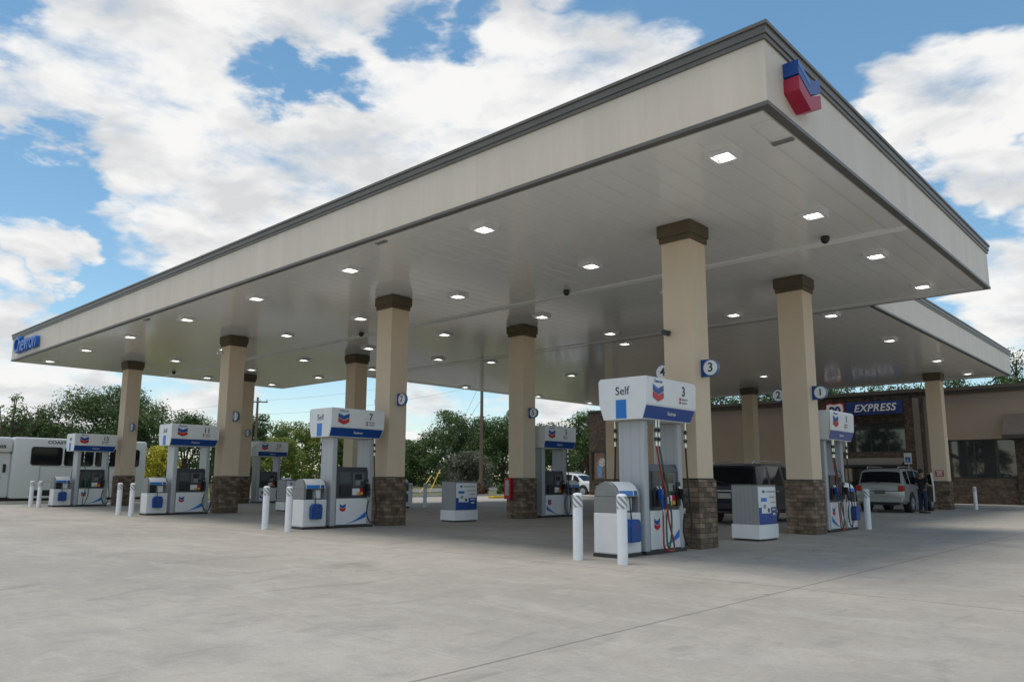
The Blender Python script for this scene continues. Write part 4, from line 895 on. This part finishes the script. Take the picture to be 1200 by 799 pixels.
# bus
def rrect(w_, h_, r, n=4):
    p = []
    for cx, cy, a0 in ((w_ / 2 - r, h_ / 2 - r, 0), (-w_ / 2 + r, h_ / 2 - r, 90), (-w_ / 2 + r, -h_ / 2 + r, 180), (w_ / 2 - r, -h_ / 2 + r, 270)):
        for i in range(n + 1): a = R(a0 + 90 * i / n); p.append((cx + r * math.cos(a), cy + r * math.sin(a)))
    return p
def busf():
    t = thing('shuttle_bus', 'white shuttle bus with dark windows on the road behind pump 15', 'bus', (-42.6, 0, -.33))
    W2 = mat('bus_white', (0.70, 0.71, 0.72), .35, var=.02, coat=.4)
    bm = nb(); box(bm, -2.35, 0, 10.95, 17.32, .45, 3.42, .12); obj('body', bm, W2, t, True)
    bm = nb(); box(bm, -2.30, -.03, 8.4, 10.94, 2.66, 3.40, .16); obj('roof_cap', bm, W2, t, True)
    bm = nb(); prism(bm, [(10.94, .5), (10.94, 2.65), (8.9, 2.65), (8.1, 1.75), (7.0, 1.55), (6.8, 1.2), (6.8, .5)], 'x', -2.1, -.22); bmesh.ops.bevel(bm, geom=bm.edges[:], offset=.05, segments=2, affect='EDGES'); cab = obj('cab', bm, W2, t, True)
    bm = nb(); box(bm, -.225, -.205, 9.0, 10.55, .65, 2.5, .008); dr = obj('door', bm, W2, cab)
    bm = nb(); box(bm, -.204, -.195, 9.2, 10.45, 1.75, 2.38, .003); obj('window', bm, M_carglass, dr)
    bm = nb(); box(bm, -.204, -.17, 10.40, 10.55, 1.38, 1.50, .01); obj('handle', bm, M_black, dr)
    bm = nb(); box(bm, -.24, -.16, 10.62, 10.74, 1.7, 2.1, .02); obj('mirror', bm, M_black, cab)
    bm = nb(); flat(bm, [(-.5, 0), (-.1, .14), (.25, .02), (.3, -.03), (-.1, .04)], FX((-.203, 10.3, 1.2)), .003); obj('swoosh', bm, M_bluel, dr)
    for a, b in ((11.72, 13.14), (13.22, 14.62), (14.70, 16.1), (16.5, 16.95)):
        bm = nb(); flat(bm, rrect(b - a, .92, .13), FX((.006, (a + b) / 2, 2.52)), .012); fr = obj('window', bm, M_black, t)
        bm = nb(); flat(bm, rrect(b - a - .08, .84, .10), FX((.016, (a + b) / 2, 2.52)), .006); obj('pane', bm, M_carglass, fr)
    bm = nb(); box(bm, .0, .012, 11.8, 13.0, .58, .86); obj('side_grille', bm, M_black, t)
    bm = nb(); 
    for a in ((12.15, 16.8, 2.0, 2.04), (12.15, 12.19, 1.28, 2.0), (12.15, 16.8, 1.25, 1.28), (16.76, 16.8, 1.28, 2.0)): box(bm, 0, .012, a[0], a[1], a[2], a[3])
    obj('panel_trim', bm, mat('trim_grey', (.42, .42, .42), .5), t)
    text('COAST', .21, FX((.004, 12.85, 3.21)), M_ink, t, 'lettering', .006, .006, 0, 1.25); text('TRANSIT', .21, FX((.004, 14.45, 3.21)), M_ink, t, 'lettering', .006, .006, 0, 1.2)
    text('0035', .20, FX((-.028 + .006, 10.40, 2.93)), M_ink, t, 'lettering', .02, .006, 0, 1.2)
    for y in (8.0, 15.2):
        for x in (-.3, -2.05):
            bm = nb(); cylx(bm, 0, y, .42, .42, x - .12, x + .12, 28); wh = obj('wheel', bm, M_rubber, t, True)
            bm = nb(); cylx(bm, 0, y, .42, .23, x - .126, x + .126, 20); obj('rim', bm, M_grey, wh, True)
    bm = nb(); box(bm, -2.2, -.1, 7.2, 17.2, .30, .449); obj('underframe', bm, M_black, t)
    return t
busf()
# ------------------------------------------------------------------ people
def skin(name, joints, edges, m, parent, sub=2):
    me = bpy.data.meshes.new(name); me.from_pydata([j[:3] for j in joints], edges, [])
    o = bpy.data.objects.new(name, me); C.objects.link(o)
    md = o.modifiers.new('s', 'SKIN'); me.skin_vertices[0].data
    for v, j in zip(me.skin_vertices[0].data, joints): v.radius = (j[3], j[4] if len(j) > 4 else j[3]); v.use_root = False
    me.skin_vertices[0].data[0].use_root = True
    s = o.modifiers.new('u', 'SUBSURF'); s.levels = sub; s.render_levels = sub
    dg = bpy.context.evaluated_depsgraph_get(); ev = bpy.data.meshes.new_from_object(o.evaluated_get(dg)); bpy.data.objects.remove(o)
    ev.materials.clear(); ev.materials.append(m); ev.polygons.foreach_set('use_smooth', [True] * len(ev.polygons))
    q = bpy.data.objects.new(name, ev); C.objects.link(q); q.parent = parent; return q
def person(label, loc, rz, shirt, trous, hairc, skinc, s=1.0, reach=False):
    t = thing('person', label, 'person', loc, rz); t.scale = (s, s, s)
    # faces -Y locally; x is its left
    ms = mat('skin_' + shirt[0], skinc, .6)
    hl = (.16, -.30, 1.02) if reach else (.27, -.05, .86); hr = (-.27, -.04, .86) if not reach else (-.20, -.34, 1.10)
    J = [(0, 0, .95, .10, .08), (0, .0, 1.15, .095, .075), (0, 0, 1.38, .12, .08), (0, 0, 1.50, .06), (0, -.01, 1.60, .075, .085), (0, -.01, 1.70, .07, .085),
         (.20, 0, 1.40, .055), (.25, .02, 1.15, .045), (*hl, .028), (hl[0] - .0, hl[1] - .05, hl[2] - .09, .03, .018),
         (-.20, 0, 1.40, .055), (-.25, .02, 1.15, .045), (*hr, .028), (hr[0], hr[1] - .05, hr[2] - .09, .03, .018),
         (.10, 0, .88, .09), (.11, -.03, .50, .06), (.12, .02, .10, .042), (.13, -.13, .04, .038),
         (-.10, 0, .88, .09), (-.11, -.01, .50, .06), (-.12, .03, .10, .042), (-.13, -.12, .04, .038)]
    E = [(0, 1), (1, 2), (2, 3), (3, 4), (4, 5), (2, 6), (6, 7), (7, 8), (8, 9), (2, 10), (10, 11), (11, 12), (12, 13), (0, 14), (14, 15), (15, 16), (16, 17), (0, 18), (18, 19), (19, 20), (20, 21)]
    skin('body', J, E, ms, t)
    g = .02
    T_ = [(0, 0, .86, .16, .125), (0, 0, .98, .15, .12), (0, 0, 1.15, .145, .12), (0, 0, 1.37, .175, .12), (.20, 0, 1.41, .075), (.245, .015, 1.2, .068), (-.20, 0, 1.41, .075), (-.245, .015, 1.2, .068)]
    skin('shirt', T_, [(0, 1), (1, 2), (2, 3), (3, 4), (4, 5), (3, 6), (6, 7)], mat('cloth_' + shirt[0], shirt[1], .85), t)
    T_ = [(0, 0, 1.0, .14, .115), (.10, 0, .86, .11), (.11, -.03, .50, .085), (.12, .02, .10, .07), (-.10, 0, .86, .11), (-.11, -.01, .50, .085), (-.12, .03, .10, .07)]
    skin('trousers', T_, [(0, 1), (1, 2), (2, 3), (0, 4), (4, 5), (5, 6)], mat('cloth_' + trous[0], trous[1], .85), t)
    bm = nb(); bmesh.ops.create_icosphere(bm, subdivisions=3, radius=1); bm.transform(Matrix.Translation((0, .015, 1.70)) @ Matrix.Diagonal((.092, .105, .105, 1)))
    bmesh.ops.delete(bm, geom=[v for v in bm.verts if v.co.y < -.045 and v.co.z < 1.745], context='VERTS'); obj('hair', bm, mat('hair_' + shirt[0], hairc, .7), t, True)
    for x in (.12, -.12):
        bm = nb(); box(bm, x - .045, x + .055 if x > 0 else x + .045, -.19, .08, .0, .075, .025); obj('shoe', bm, M_black, t)
    bm = nb(); box(bm, -.012, .012, -.115, -.085, 1.60, 1.65, .006); obj('nose', bm, ms, t)
    return t
person('person in black shirt and dark blue jeans standing beside the silver suv', (-8.75, 33.9, 0), R(160), ('black', (0.012, 0.012, 0.015)), ('denim', (0.015, 0.025, 0.06)), (0.012, 0.01, 0.009), (0.25, 0.15, 0.10), .97, True)
person('person with dark hair and pink shirt standing near the store behind pump 3', (-27.3, 40.2, 0), R(10), ('pink', (0.45, 0.09, 0.12)), ('charcoal', (0.03, 0.03, 0.035)), (0.03, 0.015, 0.01), (0.3, 0.18, 0.12), .97)
# ------------------------------------------------------------------ utility poles and wires
def upole(x, y, h, label, arm=True):
    t = thing('utility_pole', label, 'utility pole', (x, y, gz(x, y)))
    bm = nb(); lathe(bm, [(.15, 0), (.135, h * .5), (.11, h)], 14); obj('pole', bm, M_pole, t, True)
    if arm:
        bm = nb(); a = R(50)
        d = Vector((math.cos(a), math.sin(a), 0)); p = [Vector((0, -.17, h - .5)) + d * s for s in (-1.2, 1.2)]; tube(bm, p, .07, 4); obj('crossarm', bm, M_pole, t)
        for s in (-1.1, -.4, .4, 1.1):
            q = Vector((0, -.17, h - .43)) + d * s; bm = nb(); lathe(bm, [(.03, q.z), (.06, q.z + .05), (.04, q.z + .1), (.055, q.z + .15), (.01, q.z + .2)], 10, q.x, q.y); obj('insulator', bm, M_midgrey, t)
    return Vector((x, y, gz(x, y) + h))
pa = upole(-43.0, 43.8, 10.5, 'tall brown wooden pole rising behind the canopy between columns 7 and 5')
pb = upole(-73.5, 41.0, 9.6, 'far wooden pole with crossarm seen past the column at pump 13')
pc = Vector((-20, 62, 9.5)); pd = Vector((-110, 36, 9.5))
def wire(a, b, sag, label, r=.008):
    pts = [a.lerp(b, i / 16) - Vector((0, 0, sag * 4 * (i / 16) * (1 - i / 16))) for i in range(17)]
    bm = nb(); tube(bm, pts, r, 4); tag(obj('overhead_wire', bm, M_wall2), label, 'wire', 'overhead wires')
for k, (dz, o_) in enumerate(((-.25, .7), (-1.8, 0))):
    wire(pb + Vector((0, o_, dz)), pa + Vector((0, o_, dz)), .5, ['thin upper wire across the sky between the two wooden poles', 'thin lower wire across the sky between the two wooden poles'][k])
    wire(pa + Vector((0, o_, dz)), pc + Vector((0, o_, dz)), .5, ['upper wire running right from the tall pole behind the canopy', 'lower wire running right from the tall pole behind the canopy'][k])
wire(pb + Vector((0, 0, -.3)), pd, .5, 'thin wire running left from the far wooden pole')
for k, (gx, gy, top) in enumerate(((-41.2, 36.6, 9.2), (-41.6, 36.0, 7.6))):
    a = Vector((gx, gy, -.02)); b = Vector((-43, 43.8, top)); t = thing('guy_wire', ['taut guy wire with yellow guard, the longer of two, beside the tall pole', 'taut guy wire with yellow guard, the shorter of two, beside the tall pole'][k], 'guy wire', a)
    bm = nb(); tube(bm, [(0, 0, 0), tuple(b - a)], .012, 5); obj('cable', bm, M_wall2, t)
    d = (b - a).normalized(); bm = nb(); tube(bm, [tuple(d * .3), tuple(d * (2.4 - .5 * k))], .035, 8); obj('guard', bm, M_yellow, t)
# ------------------------------------------------------------------ trees and shrubs
LM = {'dark': leafmat('leaf_dark', (0.032, 0.065, 0.020), (0.065, 0.124, 0.035), (0.124, 0.189, 0.053)),
      'oak': leafmat('leaf_oak', (0.037, 0.073, 0.026), (0.081, 0.131, 0.044), (0.146, 0.212, 0.069)),
      'mix': leafmat('leaf_mixed', (0.073, 0.131, 0.029), (0.160, 0.218, 0.040), (0.320, 0.291, 0.052)),
      'yellow': leafmat('leaf_yellow', (0.24, 0.24, 0.02), (0.42, 0.38, 0.03), (0.55, 0.50, 0.06)),
      'grey': leafmat('leaf_grey', (0.07, 0.085, 0.05), (0.12, 0.135, 0.085), (0.20, 0.20, 0.15)),
      'rust': leafmat('leaf_rust', (0.07, 0.06, 0.03), (0.12, 0.07, 0.04), (0.16, 0.10, 0.06))}
def treemesh(kind, h, wd, seed, leaf=.26, dens=1.0, low=.12, gap=.0):
    rnd = random.Random(seed)
    tb = nb(); cb = nb(); tips = []
    tr = max(.09, h * .028)
    fork = h * (low + .16)
    trunkpts = [(0, 0, -.3), (rnd.uniform(-.1, .1), rnd.uniform(-.1, .1), fork * .6), (rnd.uniform(-.2, .2), rnd.uniform(-.2, .2), fork)]
    tube(tb, trunkpts, [tr * 1.25, tr, tr * .85], 8)
    nl = 7 if kind != 'bare' else 8
    for i in range(nl):
        an = i * 2.4 + rnd.uniform(-.4, .4); rad = wd * .5 * rnd.uniform(.35, .85); top = h * rnd.uniform(.55, .93)
        if i < 2: rad *= .35; top = h * rnd.uniform(.85, .95)
        e = Vector((math.cos(an) * rad, math.sin(an) * rad, top)); s = Vector(trunkpts[-1]); m1 = s.lerp(e, .5) + Vector((rnd.uniform(-.3, .3), rnd.uniform(-.3, .3), rnd.uniform(-.1, .5)))
        pth = smoothpath([s, m1, e], 4); tube(tb, pth, [tr * .6 * (1 - .8 * k / (len(pth) - 1)) for k in range(len(pth))], 6)
        tips += [(e, 1.), (m1, .8), (m1.lerp(e, .5), .9)]
        for j in range(3):
            b0 = m1.lerp(e, rnd.uniform(0, .7)); b1 = b0 + Vector((rnd.uniform(-1, 1) * wd * .2, rnd.uniform(-1, 1) * wd * .2, rnd.uniform(-.06, .16) * h))
            tube(tb, [b0, b0.lerp(b1, .5) + Vector((0, 0, .1)), b1], [tr * .22, tr * .15, tr * .05], 5); tips.append((b1, .8))
    # fill clumps inside the crown envelope
    clumps = []
    cz = h * (low + 1) / 2 + .0
    for p, k in tips: clumps.append((Vector(p), wd * .12 * rnd.uniform(.75, 1.25) * k))
    nfill = int((38 if kind not in ('bare', 'oak0') else 4) * (1 - gap))
    for _ in range(nfill):
        u = rnd.uniform(-1, 1); a = rnd.uniform(0, 6.283); rr_ = rnd.uniform(.45, 1) ** .6
        sq_ = math.sqrt(1 - (u * u if u > 0 or kind in ('oak', 'oakbig') else u ** 6)); x = math.cos(a) * sq_ * rr_; y = math.sin(a) * sq_ * rr_; z = u * (rr_ if u > 0 else 1)
        zz = h * (low + .02) + (h * (1 - low)) * (.5 + .46 * z)
        k = 1 - .25 * max(0, z)
        clumps.append((Vector((x * wd * .43 * k, y * wd * .43 * k, zz)), wd * .13 * rnd.uniform(.6, 1.35)))
    for c, r_ in clumps:
        n = int(dens * 42 * (r_ / .5) ** 1.7 * (.26 / leaf) ** 2); n = max(14, min(n, 700))
        if kind in ('bare', 'oak0'): n = int(n * .5)
        for _ in range(n):
            d = Vector((rnd.gauss(0, 1), rnd.gauss(0, 1), rnd.gauss(0, .75))); d.normalize(); q = c + d * r_ * (rnd.random() ** .38) * rnd.uniform(.8, 1.12)
            if q.z > h: q.z = h - rnd.random() * .4
            if q.z < .1: continue
            l = leaf * rnd.uniform(.6, 1.35)
            nn = (d + Vector((rnd.uniform(-.9, .9), rnd.uniform(-.9, .9), rnd.uniform(-.3, 1.1)))).normalized()
            a = nn.orthogonal().normalized(); a.rotate(Matrix.Rotation(rnd.uniform(0, 6.28), 3, nn)); b = nn.cross(a)
            v = [q + a * l * .5, q + b * l * .32 + nn * l * .08, q - a * l * .5, q - b * l * .32 + nn * l * .08]
            cb.faces.new([cb.verts.new(x) for x in v])
    return tb, cb
def tree(kind, x, y, h, wd, label, seed, cat='tree', name='tree', leaf=None):
    t = thing(name, label, cat, (x, y, gz(x, y)), 0, 'trees behind the forecourt' if cat == 'tree' else 'shrubs beside the forecourt')
    lm = {'oak0': 'oak', 'oakbig': 'oak', 'fill': 'dark', 'mixy': 'mix', 'bare': 'oak'}.get(kind, kind)
    dist = math.hypot(x, y); lf = leaf or max(.16, dist * .0026)
    low = {'fill': .0, 'yellow': .0, 'grey': .0, 'mixy': .02, 'bare': .35, 'oakbig': .1, 'oak': .08}.get(kind, .04)
    tb, cb = treemesh(kind, h, wd, seed, lf, 1.0, low, {'oak': .15, 'oakbig': .1}.get(kind, 0))
    obj('trunk', tb, M_bark, t, True)
    me = bpy.data.meshes.new('crown'); cb.to_mesh(me); cb.free(); me.materials.append(LM[lm]); o = bpy.data.objects.new('crown', me); C.objects.link(o); o.parent = t
    return t
TR = [('oak0', -72.7, 18.3, 8.7, 5.4, 'sparse oak with open twisting branches at the far left edge'), ('oak', -78.9, 22.2, 8.2, 8.1, 'rounded dark oak rising over the bus roof, left of the big oak'),
 ('oakbig', -73.3, 26.8, 9.7, 11.8, 'big spreading live oak behind the column at pump 15'), ('fill', -107.3, 32.2, 7.5, 18.9, 'long low mass of a wide green tree far behind the bus'),
 ('dark', -90.9, 41.6, 9.4, 8.0, 'dark green tree right above the header of pump 11'), ('yellow', -53.4, 22.6, 3.7, 3.6, 'bright yellow green small tree just right of the bus rear'),
 ('dark', -87.2, 49.0, 9.1, 7.7, 'tall dark tree directly right of the column at pump 13'), ('mix', -91.8, 56.9, 8.8, 8.8, 'yellow green tree behind the header of pump 13'),
 ('mix', -97.7, 66.1, 10.0, 9.0, 'tall light green tree left of the header of pump 7'), ('mixy', -84.3, 49.9, 6.1, 7.6, 'low yellowish bushy tree between pumps 13 and 7'),
 ('dark', -98.2, 49.5, 7.9, 6.9, 'dark tree mostly hidden by the columns at pumps 11 and 13'), ('dark', -92.1, 68.9, 8.1, 8.8, 'dark tree hidden behind pump 7'),
 ('dark', -91.6, 74.4, 6.4, 8.8, 'low dark tree just right of the column at pump 7'), ('dark', -85.9, 75.0, 7.0, 8.2, 'dark tree behind the yellow guy wire guards'),
 ('oak', -78.5, 74.2, 10.7, 10.9, 'tall airy oak left of the tall wooden pole'), ('dark', -76.1, 82.2, 10.3, 11.8, 'dense dark tree right of the tall wooden pole'),
 ('grey', -73.4, 72.2, 4.9, 8.4, 'greyish low tree at the foot of the tall wooden pole'), ('dark', -72.2, 85.6, 9.5, 8.6, 'dark tree behind the column at pump 5'),
 ('oak', -44.0, 59.5, 8.0, 6.4, 'oak rising over the white suv at the left end of the store'), ('bare', -11.9, 74.1, 13.0, 5.0, 'tall thinly leaved tree over the store roof at the right edge'),
 ('dark', -34.5, 66.6, 10.5, 7.9, 'tree behind the store roof, leftmost of the row seen under the canopy'), ('dark', -31.3, 71.5, 10.9, 8.5, 'tree behind the store roof, second of the row from the left'),
 ('dark', -25.1, 71.7, 10.5, 8.8, 'tree behind the store roof left of the EXPRESS sign'), ('dark', -20.4, 75.3, 10.6, 8.0, 'tree behind the store roof above the EXPRESS sign'),
 ('dark', -14.9, 72.5, 10.1, 6.0, 'tree behind the store roof right of the store canopy column'), ('dark', -10.9, 69.0, 9.7, 6.4, 'dark green tree low over the store roof at the right edge'),
 ('dark', -76.3, 95.2, 9.5, 9.9, 'distant dark tree left of the brick pier'), ('dark', -88.2, 35.4, 3.0, 4.7, 'low dark bush beyond the road right of the bus'),
 ('dark', -90.1, 91.0, 9.8, 12.1, 'distant tree closing the gap behind the tall pole'), ('fill', -116.1, 30.4, 7.3, 12.8, 'distant low tree behind the left part of the bus'),
 ('fill', -114.9, 41.1, 6.7, 12.6, 'distant low tree behind pump 15'), ('dark', -107.8, 57.1, 10.0, 9.2, 'distant tree between the columns at pumps 11 and 13'),
 ('mix', -102.9, 72.8, 9.4, 8.1, 'distant light green tree behind pump 7'), ('dark', -72.4, 95.7, 8.7, 8.7, 'distant dark tree above the white suv'),
 ('dark', -100.5, 82.5, 7.6, 12.0, 'distant dark tree behind the column at pump 7')]
for k, (kd, x, y, h, wd, lab) in enumerate(TR): tree(kd, x, y, h, wd, lab, 100 + k)
for k, (kd, x, y, h, wd, lab) in enumerate([('oak', -23, -30, 7.5, 7, 'oak mirrored in the right store window'), ('dark', -36, -30, 10, 9, 'dark tree mirrored in the tower windows of the store'), ('oak', -47, -34, 10, 10, 'spreading oak mirrored in the left tower windows')]):
    tree(kd, x, y, h, wd, lab, 300 + k, leaf=.4)
SH = [(-40.6, 31.0, .75, 1.3, 'dark', 'small green shrub in the mulch strip left of the poster cabinet of pump 7'), (-40.8, 33.2, .6, 1.1, 'dark', 'small green shrub in the mulch strip, near the yellow guy guards'),
      (-41.0, 39.0, .8, 1.3, 'rust', 'reddish shrub in the mulch strip right of the tall pole'), (-40.8, 41.3, .9, 1.5, 'rust', 'reddish shrub in the mulch strip left of the column at pump 5'),
      (-40.3, 43.5, .8, 1.3, 'dark', 'green shrub in the mulch strip hidden by the column at pump 5'), (-40.0, 18.8, .9, 1.3, 'rust', 'brownish shrub at the kerb between the bollards and the bus'),
      (-40.2, 26.2, .8, 1.2, 'dark', 'green shrub at the kerb left of the column at pump 7')]
for k, (x, y, h, wd, m, lab) in enumerate(SH): tree(m, x, y, h, wd, lab, 500 + k, 'shrub', 'shrub', .12)

rnd = random.Random(5); cb = nb()
for _ in range(36000):
    a = R(rnd.uniform(88, 182)); dd = rnd.uniform(128, 150); hx = 6.6 + 1.6 * math.sin(a * 23) + 1.1 * math.sin(a * 57 + 1)
    q = Vector((math.cos(a) * dd, math.sin(a) * dd, gz(-60, 50) + hx * (rnd.random() ** .8) * (1 - (abs(dd - 139) / 22) ** 2)))
    l = rnd.uniform(.35, .8); nn = Vector((rnd.gauss(0, 1), rnd.gauss(0, 1), rnd.gauss(.3, 1))).normalized(); u = nn.orthogonal().normalized(); v = nn.cross(u)
    cb.faces.new([cb.verts.new(x) for x in (q + u * l * .5, q + v * l * .35, q - u * l * .5, q - v * l * .35)])
me = bpy.data.meshes.new('distant_woods'); cb.to_mesh(me); cb.free(); me.materials.append(LM['dark']); o = bpy.data.objects.new('distant_woods', me); C.objects.link(o)
tag(o, 'far-off dark green woods closing the horizon behind the forecourt', 'woods', None, 'stuff')
